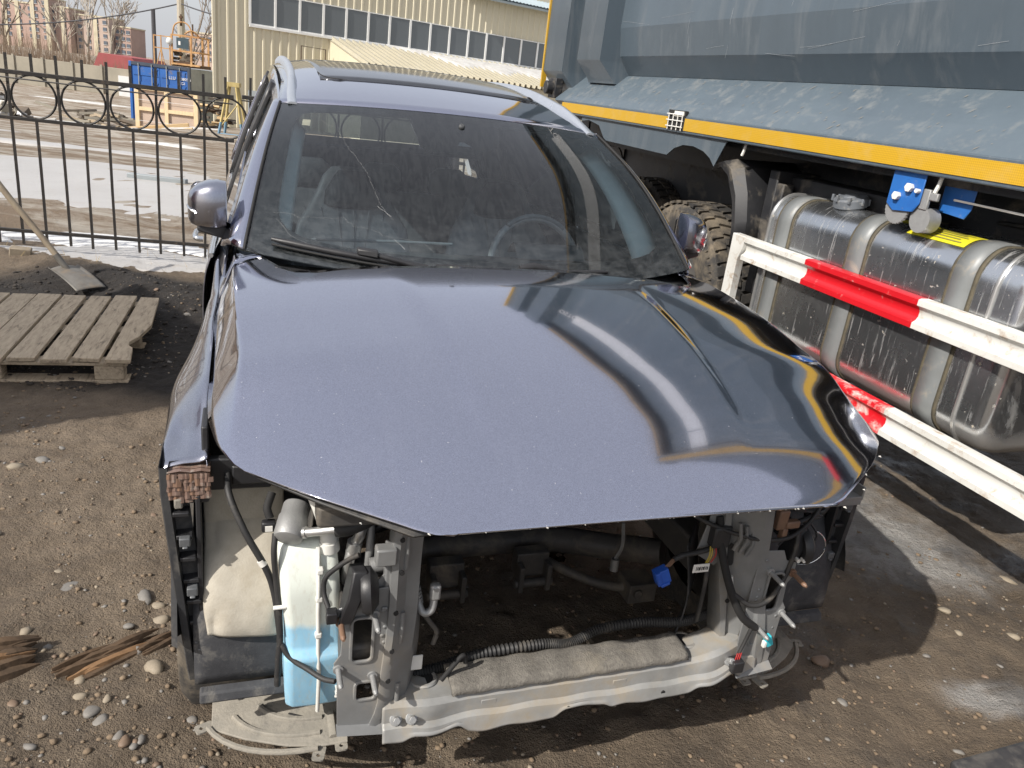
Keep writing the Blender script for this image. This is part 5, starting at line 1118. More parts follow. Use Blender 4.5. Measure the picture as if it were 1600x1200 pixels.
# shovel stuck in the earth bank, handle leaning out to the left
sh_o = Vector((-3.27, 5.36, .14)); sh_t = Vector((-4.10, 5.35, .98))
sh = thing('shovel', 'flat steel shovel with worn wooden handle stuck in dark soil', 'shovel', loc=sh_o, org=tuple(sh_o))
a_ = (sh_t - sh_o).normalized(); a_ = Vector((-.55, -.10, .80)).normalized()
MB().tube([sh_o + a_ * (t / 12 * 1.35 + .02) + Vector((0, 0, .012 * math.sin(t))) * .4 for t in range(13)], [.021] * 13, 10).build('handle', 'shovel_handle', sh, 60)
so_ = MB(); so_.tube([sh_o - a_ * .08, sh_o + a_ * .12], [.018, .024], 10); so_.build('socket', 'shovel_steel', sh, 60)
bd = Vector((.80, -.48, -.24)).normalized(); bs = Vector((.50, .86, .02)).normalized(); bs = (bs - bd * bs.dot(bd)).normalized(); bn = bd.cross(bs)
def blade(u, v):
    s = 2 * u - 1; return sh_o + bd * (-.05 + .36 * v) + bs * s * .105 + bn * (-.022 * s * s * (1 - .6 * v) + .012 * math.sin(v * 3) + (.02 * (abs(s) > .9) * (1 - v)))
surf('blade', blade, 14, 14, 'shovel_steel', sh, .003)
# broken brick by the fence
bk = MB().loft([[Vector((x, y, z)) for x, y in ((-.075, -.04), (.075, -.045), (.08, .04), (-.06, .045))] for z in (0, .03, .075)], True, True).build('brick', 'stone_tan', None, bevel=.008)
bk.location = (-4.02, 5.98, gz(-4.02, 5.98) - .01); bk.rotation_euler = (.1, .12, .5); tag(bk, 'pale broken brick lying in front of the fence bars', 'brick')

# ================================================================== rotten wood, pebbles, litter
def splinter_log(name, label, p0, p1, wid, hgt, nsp, seed):
    random.seed(seed); p0 = Vector(p0); p1 = Vector(p1); d = (p1 - p0); L = d.length; d.normalize(); n_ = Vector((-d.y, d.x, 0))
    z0 = gz(*(((p0 + p1) / 2)[:2])); base = Vector((*((p0 + p1) / 2)[:2], z0))
    t = thing(name, label, 'wood', loc=base, org=tuple(base))
    for k in range(nsp):
        o = random.uniform(-1, 1); h = hgt * (1 - .8 * o * o) * random.uniform(.1, 1.3); a = random.uniform(0, .25); b = random.uniform(.65, 1.0); w = wid * random.uniform(.12, .34); secs = []
        for i in range(6):
            s = a + (b - a) * i / 5; tp = (.35 if i == 0 else 1) if i < 4 else (.7 if i == 4 else .12); c = Vector((*((p0 + d * L * s + n_ * o * wid * (1 - .25 * s))[:2]), 0)); zz = z0 + h * (.9 + .2 * math.sin(i + k)) - .005
            secs.append([c + n_ * (w * tp * q) + Vector((0, 0, zz + hgt * .35 * tp * r)) for q, r in ((-1, -1), (-.6, .8), (.1, 1.0 + .3 * random.random()), (.8, .6), (1, -1))])
        MB().loft(secs, True, True).build('splinter', random.choice(('bark', 'bark', 'bark', 'bark_light')), t, 25)
    return t
splinter_log('rotten_wood', 'splintered rotten plank beside the stripped wheel arch', (-1.15, 1.665, 0), (-.955, 1.895, 0), .045, .034, 34, 3)
splinter_log('rotten_wood', 'short heap of bark splinters against the fender bracket', (-.985, 1.80, 0), (-.90, 1.915, 0), .03, .02, 12, 5)
splinter_log('rotten_wood', 'dark rotten log end at the left picture edge', (-1.42, 1.60, 0), (-1.235, 1.765, 0), .075, .05, 34, 8)
random.seed(11)
PM = []
for k in range(7):
    import bmesh
    bm = bmesh.new(); bmesh.ops.create_icosphere(bm, subdivisions=2 if k < 5 else 1, radius=1); 
    ax = (random.uniform(.9, 1.25), random.uniform(.65, .95), random.uniform(.42, .68)); ph = [random.uniform(0, 6) for _ in range(6)]
    for v in bm.verts:
        c = v.co; r = 1 + .16 * math.sin(c.x * 2.3 + ph[0]) * math.cos(c.y * 2 + ph[1]) + .14 * math.sin(c.z * 3 + ph[2] + c.x * 2)
        v.co = Vector((c.x * r * ax[0], c.y * r * ax[1], c.z * r * ax[2]))
    me = bpy.data.meshes.new('pebble'); bm.to_mesh(me); bm.free(); me.polygons.foreach_set('use_smooth', [True] * len(me.polygons)); PM.append(me)
PMM = {}
for k, me in enumerate(PM):
    for m in ('stone_tan', 'stone_grey', 'stone_brown'):
        c = me.copy(); c.materials.append(MATS[m]); PMM[k, m] = c
PEB = [(-0.993, 1.957, 0.028), (-0.91, 1.749, 0.03), (-1.084, 1.68, 0.019), (-1.048, 1.617, 0.017), (-0.99, 1.568, 0.022), (-1.33, 1.831, 0.019), (-0.972, 1.611, 0.013), (-0.954, 1.543, 0.018), (-1.343, 2.057, 0.051), (-1.082, 2.045, 0.033), (-1.029, 2.025, 0.021), (-1.416, 2.136, 0.014), (-0.855, 1.477, 0.018), (-0.88, 1.496, 0.016), (-0.83, 1.475, 0.014), (-0.824, 1.499, 0.017), (-1.962, 2.761, 0.031), (-1.907, 2.843, 0.022), (-1.068, 1.434, 0.016), (-0.989, 1.809, 0.015), (-1.062, 1.904, 0.015), (2.157, 2.845, 0.033), (1.725, 2.405, 0.018), (1.937, 2.427, 0.022), (1.14, 2.161, 0.033), (1.727, 2.805, 0.018), (1.735, 2.536, 0.023), (1.15, 1.982, 0.016), (1.714, 2.194, 0.012), (1.457, 1.849, 0.014), (1.552, 2.272, 0.015), (-1.236, 1.783, 0.014), (-1.016, 2.166, 0.014), (-1.299, 2.551, 0.012), (-1.139, 1.859, 0.01), (-1.194, 1.562, 0.013), (-0.735, 1.592, 0.012)]
LAB = {0: 'large pale oval pebble beside the fender cladding', 1: 'smooth pale pebble below the bark splinters', 8: 'wide flat brown stone half sunk in the mud', 21: 'pale stone at the edge of the grey ice', 23: 'grey stone beside the puddle near the right edge', 24: 'brown stone under the right undertray corner'}
for i in range(22): 
    if random.random() < .75: PEB.append((random.uniform(-2.3, -.75), random.uniform(1.45, 3.3), random.uniform(.008, .016)))
    else: PEB.append((random.uniform(.2, 2.0), random.uniform(1.55, 2.7), random.uniform(.008, .014)))
for i in range(10): PEB.append((random.uniform(-2.6, -1.5), random.uniform(3.9, 5.4), random.uniform(.012, .022)))
for i, (x, y, r) in enumerate(PEB):
    m = 'stone_tan' if i in (0, 1, 2, 3, 5, 6, 21, 22, 23) or random.random() < .3 else random.choice(('stone_grey', 'stone_brown', 'stone_grey'))
    o = bpy.data.objects.new('pebble', PMM[random.randrange(7), m]); col.objects.link(o)
    o.location = (x, y, gz(x, y) + r * (.06 if i != 8 else -.15)); o.scale = (r, r, r * (.9 if i != 8 else .55)); o.rotation_euler = (random.uniform(-.2, .2), random.uniform(-.2, .2), random.uniform(0, 6.28))
    if i in LAB: tag(o, LAB[i], 'stone', 'pebbles on the mud')
    elif x < -.4 and y < 3.5: tag(o, 'small %s pebble loose on the brown mud left of the car' % m[6:], 'stone', 'pebbles on the mud')
    elif y > 3.5: tag(o, 'small %s stone in the dark dug soil near the pallet' % m[6:], 'stone', 'stones in the dark soil')
    else: tag(o, 'small %s pebble on the wet mud right of the car front' % m[6:], 'stone', 'pebbles on the wet mud')
# gravel: countless small stones pressed into the mud, one object
def gravel(n, m, seed, name, size, xr=(-2.9, 5.2), yr=(1.3, 4.2)):
    r_ = np.random.default_rng(seed); b = PM[5 + seed % 2]; bv = np.array([v.co[:] for v in b.vertices]); bf = np.array([p.vertices[:] for p in b.polygons])
    y = yr[0] + yr[1] * r_.random(n) ** 1.7; x = xr[0] + xr[1] * r_.random(n); keep = (fbm(x, y, 2.2, 3, 71) > -.12) & (r_.random(n) > .35 * (x > 0)); x, y = x[keep], y[keep]; n = len(x)
    if name == 'dark_clods': k = dug_shade_mask(x, y) > .4; x, y = x[k], y[k]; n = len(x)
    s = size * (.35 + 1.3 * r_.random(n) ** 3); a = r_.random(n) * 6.28; z = ground_h(x, y) + s * .12
    c, q = np.cos(a), np.sin(a); X = bv[None, :, 0] * s[:, None]; Y = bv[None, :, 1] * s[:, None]
    V = np.stack([X * c[:, None] - Y * q[:, None] + x[:, None], X * q[:, None] + Y * c[:, None] + y[:, None], bv[None, :, 2] * s[:, None] + z[:, None]], 2).reshape(-1, 3)
    F = (bf[None] + (np.arange(n) * len(bv))[:, None, None]).reshape(-1, 3)
    me = bpy.data.meshes.new(name); me.vertices.add(len(V)); me.vertices.foreach_set('co', V.ravel()); me.loops.add(F.size); me.loops.foreach_set('vertex_index', F.ravel().astype(np.int32)); me.polygons.add(len(F)); me.polygons.foreach_set('loop_start', np.arange(0, F.size, 3, dtype=np.int32)); me.update(calc_edges=True)
    o = finish(name, me, m, None, 180); o['kind'] = 'stuff'; return o
tag(gravel(2600, 'stone_grey', 2, 'gravel', .0062), 'fine grey gravel pressed into the mud', 'gravel'); tag(gravel(1500, 'stone_tan', 4, 'gravel', .0056), 'fine pale gravel pressed into the mud', 'gravel'); tag(gravel(1100, 'stone_brown', 6, 'gravel', .0065), 'fine reddish brown gravel pressed into the mud', 'gravel')
# clods: crumbled mud, one object
MATS['clod'] = MATS['mud'] if False else mat('clod', (.15, .108, .070), (.23, .172, .115), 30, .95, bmp=.5, bscale=200)
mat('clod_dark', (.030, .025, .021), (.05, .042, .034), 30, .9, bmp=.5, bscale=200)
tag(gravel(9000, 'clod', 8, 'mud_clods', .0075), 'crumbs of brown mud strewn over the ground', 'mud')
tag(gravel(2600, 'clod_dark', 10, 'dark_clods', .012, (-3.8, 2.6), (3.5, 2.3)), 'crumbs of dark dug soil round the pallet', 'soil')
# dark plastic corner lying at the lower right
dp_ = Vector((1.66, 1.765, 0)); pn = MB().loft([[Vector((x, y + .10 * (x + .25), z)) for y, z in ((-.22, .0), (.0, .03), (.062, .045), (.07, .035), (.06, .0))] for x in (-.30, -.28, 0, .4, .8)], True, True).build('plastic_panel', 'black_dusty', None, bevel=.01)
pn.location = dp_; pn.rotation_euler = (0, 0, .30); tag(pn, 'dark grey plastic panel edge in the lower right corner', 'panel')
# scrap of paper inside the empty engine bay
pw = c2w(.13, .31, 0); cr_ = MB()
for k in range(5): 
    a = random.uniform(0, 6); cr_.tube(spline([(.02 * math.cos(a), .02 * math.sin(a), .01), (.03 * math.cos(a + 1), .03 * math.sin(a + 1), .03), (.035 * math.cos(a + 2), .035 * math.sin(a + 2), .008)], 4), .005, 4)
po = cr_.build('paper_scrap', 'stone_tan', None); po.location = (pw.x, pw.y, gz(pw.x, pw.y)); tag(po, 'crumpled pale scrap on the ground inside the engine bay', 'litter')

# ================================================================== snow, ice, puddles
def patch(name, m, cx, cy, rx, ry, rot, h, label, cat, seed, n=46, rag=.35, base=.004, flat=False):
    rings = 14; V = []; F = []; cr, sr_ = math.cos(rot), math.sin(rot)
    for i in range(rings + 1):
        t = i / rings
        for k in range(n):
            a = 2 * math.pi * k / n; ed = 1 + rag * (2 * float(fbm(np.array([math.cos(a) * 1.1 + seed]), np.array([math.sin(a) * 1.1 + seed * 2]), 1.0, 4, seed)[0])) * 1.6
            lx, ly = rx * ed * t * math.cos(a), ry * ed * t * math.sin(a); V.append((cx + lx * cr - ly * sr_, cy + lx * sr_ + ly * cr, t))
    X = np.array([v[0] for v in V]); Y = np.array([v[1] for v in V]); T = np.array([v[2] for v in V])
    if flat: Z = np.full_like(X, float(np.median(ground_h(X[T < .8], Y[T < .8]))) + base)
    else:
        smooth_ = base_h(X, Y) if max(rx, ry) > 1.2 else ground_h(X, Y)
        Z = (smooth_ if max(rx, ry) > 1.2 else .5 * smooth_ + .5 * float(np.mean(smooth_))) + base + h * (1 - T ** 2.2) * (1 + .5 * fbm(X, Y, 6, 3, seed)) - .035 * (T > .97) + (.012 * fbm(X, Y, 3, 4, seed + 3) if max(rx, ry) > 1.2 else 0)
    for i in range(rings):
        for k in range(n): F.append((i * n + k, i * n + (k + 1) % n, (i + 1) * n + (k + 1) % n, (i + 1) * n + k))
    me = bpy.data.meshes.new(name); c = (cx, cy, float(np.median(Z))); me.from_pydata([(x - c[0], y - c[1], z - c[2]) for x, y, z in zip(X, Y, Z)], [], F); me.update()
    o = finish(name, me, m, None, 180); o.location = c; o['kind'] = 'stuff'; return tag(o, label, cat)
ang = R(110.5)
patch('puddle', 'puddle_water', .42, 2.62, .26, .12, .3, 0, 'dark puddle on the ground under the engine bay', 'puddle', 16, flat=True, base=-.006)
patch('snow', 'snow_clean', -3.9, 7.05, 1.3, .33, .12, .03, 'white snow strip just behind the fence', 'snow', 22, rag=.75, n=90)
patch('ice', 'road_ice', -3.25, 6.35, 1.0, .42, .25, .02, 'grey refrozen slush at the foot of the fence', 'ice', 23, rag=.6, n=80)
patch('ice', 'road_ice', -6.0, 10.4, 4.2, 2.35, .12, .02, 'wide smooth grey ice sheet across the yard track', 'ice', 25, rag=.42, n=90)
patch('snow', 'snow_clean', -5.3, 6.6, .9, .35, .2, .03, 'white snow patch at the far left behind the fence', 'snow', 27)
for k, (x, y, a, b) in enumerate(((-12.5, 27.4, 1.3, .35), (-9.5, 20.5, .8, .2), (-12.2, 24, .7, .2), (-17.5, 30, 1.4, .5), (-21, 31, 1.5, .4), (-25, 44, 2.4, .8), (-9, 15.5, 2.4, .5), (-15, 18.5, 2.8, .35))):
    patch('snow', 'snow' if k < 6 else 'road_ice', x, y, a, b, .1, .05, ('thin snow streak before the wooden crate', 'small snow scrap on the brown yard mud', 'narrow snow scrap near the blue trestle', 'dirty snow heap left of the container', 'snow strip along the far track', 'far snow patch before the concrete wall', 'pale frozen puddle strip on the yard track', 'long pale frozen rut further across the yard')[k], 'snow', 31 + k)
tm_ = MB().box(-.42, .42, -.05, .05, 0, .09).build('timber_beam', 'container_grey', None, bevel=.01); tm_.location = (-5.45, 11.3, gz(-5.45, 11.3) - .02); tm_.rotation_euler = (0, 0, .05); tag(tm_, 'long bluish timber frozen into the yard ice', 'timber')
# dry grass tufts by the fence
gr_ = MB()
for k in range(90):
    s = random.uniform(-.6, 3.2); p = FA0 + FD * s + FN * random.uniform(-.35, .35); z = gz(p.x, p.y); b = Vector((p.x, p.y, z)); d = Vector((random.uniform(-.08, .08), random.uniform(-.08, .08), random.uniform(.02, .12))); wv = Vector((.002, 0, 0)); gr_.add([b - wv, b + wv, b + d], [(0, 1, 2)])
g_ = gr_.build('dry_grass', 'dry_grass'); g_['kind'] = 'stuff'; tag(g_, 'sparse dry grass stalks along the fence foot', 'grass')
# ================================================================== warehouse
random.seed(21)
WP = Vector((-13.03, 32, 0)); WD = Vector((.796, .606, 0)).normalized(); WN = Vector((WD.y, -WD.x, 0))   # WN points to the yard
mt = Matrix(((WD.x, WN.x, 0, WP.x), (WD.y, WN.y, 0, WP.y), (0, 0, 1, 0), (0, 0, 0, 1)))
wh = thing('warehouse', 'cream sheet-metal warehouse with a long band of grey windows', 'building', mtx=mt)
def sheet(xa, xb, za, zb, name='wall_sheet', m='wall_cream', rib=.345):
    """ribbed cladding sheet in the wall plane, local x along the wall, y outwards"""
    xs = []; n = max(1, round((xb - xa) / rib)); p = (xb - xa) / n; pf = [(0, 0), (.40, 0), (.50, .045), (.68, .045), (.78, 0)]
    for i in range(n):
        for t, d in pf: xs.append((xa + p * (i + t), d))
    xs.append((xb, 0))
    return MB().loft([[Vector((x, d, z)) for x, d in xs] for z in (za, zb)]).build(name, m, wh)
ZB = -1.2
sheet(0, 1.38, ZB, 9); x = 1.385
while x < 17: sheet(x, x + 1.035, ZB, 3.155); sheet(x, x + 1.035, 4.44, 9.0 if x < 11 else 5.88); x += 1.0375
MB().box(-.04, .06, -.05, .07, ZB, 9).build('corner_flashing', 'wall_cream', wh)
MB().prism([(.03, -.15), (19, -.15), (19, -8), (9, -8)], lambda a, b: (a, b, ZB), lambda a, b: (a, b, 8.9)).build('building_core', 'wall_cream', wh)
sill = MB().box(1.36, 18, -.02, .10, 3.155, 3.235).build('window_sill', 'frame_white', wh)
xs = [1.385 + 1.0 * k for k in range(17)]
for k, xa in enumerate(xs):
    w_ = MB(); w_.box(xa - .045, xa + .045, -.02, .07, 3.2355, 4.439); wo = w_.build('window_mullion', 'frame_white', wh)
    if k < len(xs) - 1:
        wn = MB().box(xa + .046, xa + .954, .015, .03, 3.29, 4.40).build('window_pane', 'window_grey', wh)
        MB().box(xa + .046, xa + .954, .012, .05, 3.236, 3.289).build('window_frame', 'frame_white', wn); MB().box(xa + .046, xa + .954, .012, .05, 4.401, 4.438).build('window_frame', 'frame_white', wn)
MB().loft([[Vector((x, .55, 5.86)), Vector((x, -.1, 6.2)), Vector((x, -6, 8.8))] for x in (11.0, 18.5)]).build('roof_edge', 'roof_sheet', wh).modifiers.new('thickness', 'SOLIDIFY').thickness = .10
rf = []
for i in range(40): rf += [(11 + .2 * i, 0), (11 + .2 * i + .1, .05)]
MB().loft([[Vector((x, y, z + d)) for x, d in rf] for y, z in ((.6, 5.90), (-.2, 6.26))]).build('roof_corrugation', 'roof_sheet', wh)
# lean-to annexe with ribbed roof
ln_ = MB(); LX, LW, LH = 4.70, 3.4, 3.12
ann = MB().prism([(.05, ZB), (.05, LH), (LW, 2.28), (LW, ZB)], lambda a, b: (LX, a, b), lambda a, b: (LX + .08, a, b)).build('annexe_end_wall', 'wall_cream', wh)
MB().box(LX + .08, 19, LW - .1, LW, ZB, 2.22).build('annexe_wall', 'wall_cream', wh)
x = LX - .06
while x < 18.5:
    n = 4; pts = []
    for i in range(n):
        for t, d in ((0, 0), (.35, 0), (.45, .12), (.75, .12), (.85, 0)): pts.append((x + .3 * (i + t), d))
    pts.append((x + 1.2, 0)); MB().loft([[Vector((a, y, z + d)) for a, d in pts] for y, z in ((.02, LH + .02), (LW + .25, 2.24))]).build('roof_sheet', 'roof_cream', wh); x += 1.203
def rs(u, v):
    X = 7.2 + 11 * u; w_ = .9 * (1 - .4 * math.sin(u * 9) * .5) * ss(0, .25, u + .02); y = .06 + (.1 + 2.0 * ss(0, .35, u)) * v * (1 + .18 * math.sin(u * 31)); return Vector((X, y, LH + .035 - (LH - 2.24) * y / (LW + .25) + .16 * math.sin(math.pi * min(1, v + .02)) ** .5))
sn = surf('roof_snow', rs, 50, 8, 'snow', wh, 0)
m = MB(); m.tube([(3.30, .5, 1.6), (3.30, .5, 2.72), (4.33, .5, 2.70), (4.33, .5, 1.6)], .025, 6); m.build('ladder_hoop', 'rust_dark', wh)

# ================================================================== container, crate, rusty cab, timber
def place(name, label, cat, loc, rz, group=None):
    return thing(name, label, cat, group=group, mtx=Matrix.Translation(loc) @ Matrix.Rotation(rz, 4, 'Z'))
k_ = 34 / 32
CL = Vector((-16.4 * k_, 34, -1.10)); CWD = 2.55; CHT = 2.46
ct = place('shipping_container', 'blue shipping container with rusty machine cab on its roof', 'container', CL, R(1))
MB().box(.02, CWD - .02, .12, 6.0, .05, CHT - .05).build('container_shell', 'container_grey', ct)
for x0, x1, z0, z1 in ((0, .11, 0, CHT), (CWD - .11, CWD, 0, CHT)): MB().box(x0, x1, 0, .14, z0, z1).build('corner_post', 'container_frame' if x0 > 1 else 'container_blue', ct, bevel=.01)
MB().box(.111, CWD - .111, 0, .13, CHT - .13, CHT).build('header_beam', 'container_frame', ct); MB().box(.111, CWD - .111, 0, .13, 0, .12).build('sill_beam', 'container_blue', ct)
for x0 in (.12, CWD / 2 + .01):
    W_ = CWD / 2 - .13; dr_ = MB().box(x0, x0 + W_, .04, .09, .13, CHT - .14).build('container_door', 'container_blue', ct)
    for z in (.30, .85, 1.4, 1.95): MB().prism([(x0 + .06, z), (x0 + .10, z + .07), (x0 + .10, z + .22), (x0 + .06, z + .30), (x0 + W_ - .06, z + .30), (x0 + W_ - .10, z + .22), (x0 + W_ - .10, z + .07), (x0 + W_ - .06, z)], lambda a, b: (a, .039, b), lambda a, b: (a, .015, b)).build('door_pressing', 'container_blue', dr_)
    for dx in (.30, .85): MB().cyl((x0 + dx, -.02, .1), (x0 + dx, -.02, CHT - .05), .022, n=8).build('locking_bar', 'container_grey', dr_)
for x, z, s, t in ((1.66, 1.93, .17, 'LLU'), (2.02, 1.93, .15, '570805 6'), (2.02, 1.76, .15, '22G1'), (1.62, 1.42, .10, 'MGW'), (2.02, 1.40, .10, '24000 KG')):
    me = text_mesh(t, s, 'container_number'); o = finish('container_number', me, 'letter_white', ct); o.location = (x, .008, z); o.rotation_euler = (R(90), 0, 0)
cr = place('wooden_crate', 'large flat crate with tan panels and pale timber frame', 'crate', (-14.2, 28.0, -.86), R(3))
MB().box(.03, 2.13, .08, .30, .05, 1.44).build('crate_panel', 'crate_board', cr)
for a in ((0, .14, 0, .079, 0, 1.5), (2.02, 2.16, 0, .079, 0, 1.5), (1.02, 1.14, 0, .079, .12, 1.38), (.145, 1.015, 0, .079, .70, .82), (1.145, 2.015, 0, .079, .70, .82), (.145, 2.015, 0, .079, 1.385, 1.5), (.145, 2.015, 0, .079, 0, .115)): MB().box(*a).build('crate_batten', 'fresh_timber', cr)
for z in (.35, 1.05): MB().box(.10, 2.06, -.004, .0, z, z + .012).build('strapping_band', 'far_white', cr)
for k, (x, y, z, l, a, t) in enumerate(((-13.2, 27.2, -.62, 2.3, .12, .16), (-12.9, 27.0, -.70, 2.1, -.02, .10), (-13.5, 26.9, -.76, 1.9, .25, .05), (-12.8, 26.8, -.78, 2.2, -.1, .22), (-13.9, 26.9, -.83, 1.4, .4, .0), (-12.7, 27.3, -.80, 1.8, .1, .0))):
    o = MB().box(-l / 2, l / 2, -.14, .14, -.06, .06).build('timber_offcut', 'fresh_plank', None, bevel=.01); o.location = (x, y, z); o.rotation_euler = (.2 * (k % 2), -t, a + .25); tag(o, 'sawn timber offcut in the pile before the crate', 'timber', 'timber pile before the crate')
# rusty machine cab on the container
mc = place('crane_cab', 'rusty orange machine cab frame standing on the blue container', 'machine', (-16.75, 34.9, 1.36), R(3))
fr = MB()
for x, y in ((.75, 0), (1.55, 0), (1.85, .5), (.75, .9), (1.85, 1.2)): fr.box(x - .035, x + .035, y - .035, y + .035, .05, 1.25)
for z in (.10, .62, 1.22): fr.box(.75, 1.9, -.03, .03, z - .035, z + .035); fr.box(1.86, 1.93, 0, 1.2, z - .03, z + .03)
fr.tube(spline([(.78, 0, 1.2), (.9, 0, 1.62), (1.25, 0, 1.75), (1.5, 0, 1.6), (1.62, 0, 1.25)], 6), .03, 6); fr.tube(spline([(1.3, 0, 1.3), (1.6, 0, 1.45), (1.9, .2, 1.2)], 5), .03, 6)
fr.build('cab_frame', 'crane_rust', mc); MB().box(.95, 1.45, -.02, .04, .72, 1.14).build('cab_window', 'crane_glass', mc); MB().box(1.03, 1.12, -.03, -.02, .85, 1.0).build('notice', 'far_white', mc)
MB().box(.7, 1.95, .02, 1.2, .0, .12).box(.72, 1.5, .04, .5, .12, .22).build('cab_base', 'rust_dark', mc)
gb = MB()
for i in range(16): a = Vector((random.uniform(.8, 1.45), .1, random.uniform(.15, .6))); gb.box(*[c for s in zip((a.x - .12, a.y, a.z - .05), (a.x + .12, a.y + .3, a.z + .05)) for c in s])
gb.build('machinery', 'scrap_dark', mc)
rl = MB()
for x in (0, .3, .66): rl.box(x - .02, x + .02, -.02, .02, 0, 1.15)
for z in (.65, 1.12): rl.box(0, .72, -.02, .02, z - .02, z + .02)
rl.tube([(.1, 0, 0), (.28, 0, .62)], .02, 5); rl.tube([(.42, 0, 0), (.30, 0, .62)], .02, 5); rl.build('handrail', 'crane_rust', mc)
m = MB(); m.cyl((1.12, .1, 1.6), (1.12, .1, 2.05), .05, .03, 8); m.box(1.06, 1.18, .04, .16, 1.9, 1.98); m.cyl((1.6, .1, 1.25), (1.6, .1, 1.72), .03, n=6); m.build('exhaust_stack', 'rust_dark', mc)
m = MB().lathe((.66, 0, .95), (0, 0, 1), [(0, -.15), (.12, -.1), (.15, 0), (.1, .12), (0, .16)], 10); m.build('rag_bundle', 'far_white', mc, 60)
# trestle
ts = place('trestle', 'blue and yellow steel A-frame trestle by the cream wall', 'trestle', (-9.98, 26, -.78), R(8))
for i, (sx, sy) in enumerate(((-1, -1), (1, -1), (-1, 1), (1, 1))):
    top = Vector((sx * .12, sy * .1, 1.85)); bot = Vector((sx * .42, sy * .45, 0)); mid = bot.lerp(top, .38); MB().tube([bot, mid], .045, 4).build('leg_foot', 'trestle_blue', ts); MB().tube([mid, top], .045, 4).build('leg', 'trestle_yellow', ts)
MB().box(-.22, .22, -.14, .14, 1.80, 1.93).build('head_plate', 'trestle_yellow', ts); MB().tube([(-.36, -.38, .35), (.36, -.38, .35)], .03, 4).build('cross_bar', 'trestle_blue', ts); MB().tube([(-.33, -.34, .55), (.2, -.2, 1.3)], .02, 4).build('cross_bar', 'trestle_yellow', ts)
for k in range(3):
    o = MB().box(-.35, .35, -.08, .08, 0, .05).build('short_board', 'fresh_plank', None); o.location = (-11.2 + .15 * k, 25.3 + .2 * k, -.72 + .0 * k); o.rotation_euler = (0, 0, -.5); tag(o, 'short pale board on the snow before the trestle', 'board', 'boards by the trestle')
rk = place('pipe_rack', 'rack of bent steel pipes behind the fence by the car', 'rack', (-8.5, 25.0, -.7), R(5))
for x in (0, .16): MB().box(x - .05, x + .05, -.05, .05, 0, 1.95).build('rack_post', 'rust_dark', rk)
for k in range(9):
    z = 1.80 - .14 * k; MB().tube(spline([(.05, 0, z), (.6, -.02, z + .03), (.75, -.02, z - .06), (.7, 0, z - .12)], 5), .026, 6).build('bent_pipe', 'rust_dark', rk, 60)
MB().box(-.62, -.25, .0, .25, 0, 1.7).build('cabinet', 'container_grey', rk); MB().box(-.14, -.04, -.1, .0, 0, 1.25).build('steel_column', 'trestle_blue', rk)
# scrap heap beside the wall
hp = place('scrap_heap', 'dark heap of scrap metal between crate and cream wall', 'scrap', (-12.3, 30.2, -.95), 0)
for i in range(60):
    p = Vector((random.gauss(0, .35), random.gauss(0, .35), 0)); p.z = max(0, 1.75 * (1 - p.length / 1.0)) * random.random(); r = Matrix.Translation(p) @ Matrix.Rotation(random.uniform(0, 6), 4, 'Z') @ Matrix.Rotation(random.uniform(-.9, .9), 4, 'X')
    MB().box(-random.uniform(.1, .45), random.uniform(.1, .45), -.04, .04, -.04, .04, r).build('scrap_piece', random.choice(('scrap_dark', 'rust_dark', 'fresh_plank', 'scrap_dark')), hp)
o = MB().box(0, 1.1, -.04, .04, 0, .5).box(.35, .75, -.05, .05, .5, 1.0).build('grey_barrier', 'far_white', None); o.location = (-13.35, 33.5, .35); tag(o, 'white barrier frames showing above the scrap heap', 'barrier')
o = MB().box(0, .9, -.1, .1, 0, .16).build('orange_beam', 'guard_red', None); o.location = (-13.4, 33.2, .42); tag(o, 'orange red beam beside the white barrier frames', 'beam')
# rubble heap far left
hp2 = place('rubble_heap', 'pale rubble and snow heap at the far left', 'rubble', (-20.5, 28.5, -1.0), 0)
for i in range(70):
    p = Vector((random.gauss(0, 1.1), random.gauss(0, .6), 0)); p.z = max(0, .9 * (1 - abs(p.x) / 2.4)) * random.random(); r = Matrix.Translation(p) @ Matrix.Rotation(random.uniform(0, 6), 4, 'Z') @ Matrix.Rotation(random.uniform(-.7, .7), 4, 'X'); s = random.uniform(.08, .25)
    MB().box(-s, s, -s * .7, s * .7, -s * .5, s * .5, r).build('rubble_piece', random.choice(('concrete_wall', 'scrap_dark', 'snow', 'far_white')), hp2)
hp3 = place('timber_debris', 'low pile of debris and snow left of the container', 'debris', (-16.9, 31.2, -1.0), 0)
for i in range(45):
    p = Vector((random.gauss(0, .9), random.gauss(0, .4), random.random() * .35)); r = Matrix.Translation(p) @ Matrix.Rotation(random.uniform(-.5, .5), 4, 'Z') @ Matrix.Rotation(random.uniform(-.3, .3), 4, 'Y'); s = random.uniform(.15, .6)
    MB().box(-s, s, -.06, .06, -.04, .04, r).build('debris_piece', random.choice(('concrete_wall', 'scrap_dark', 'old_plank')), hp3)

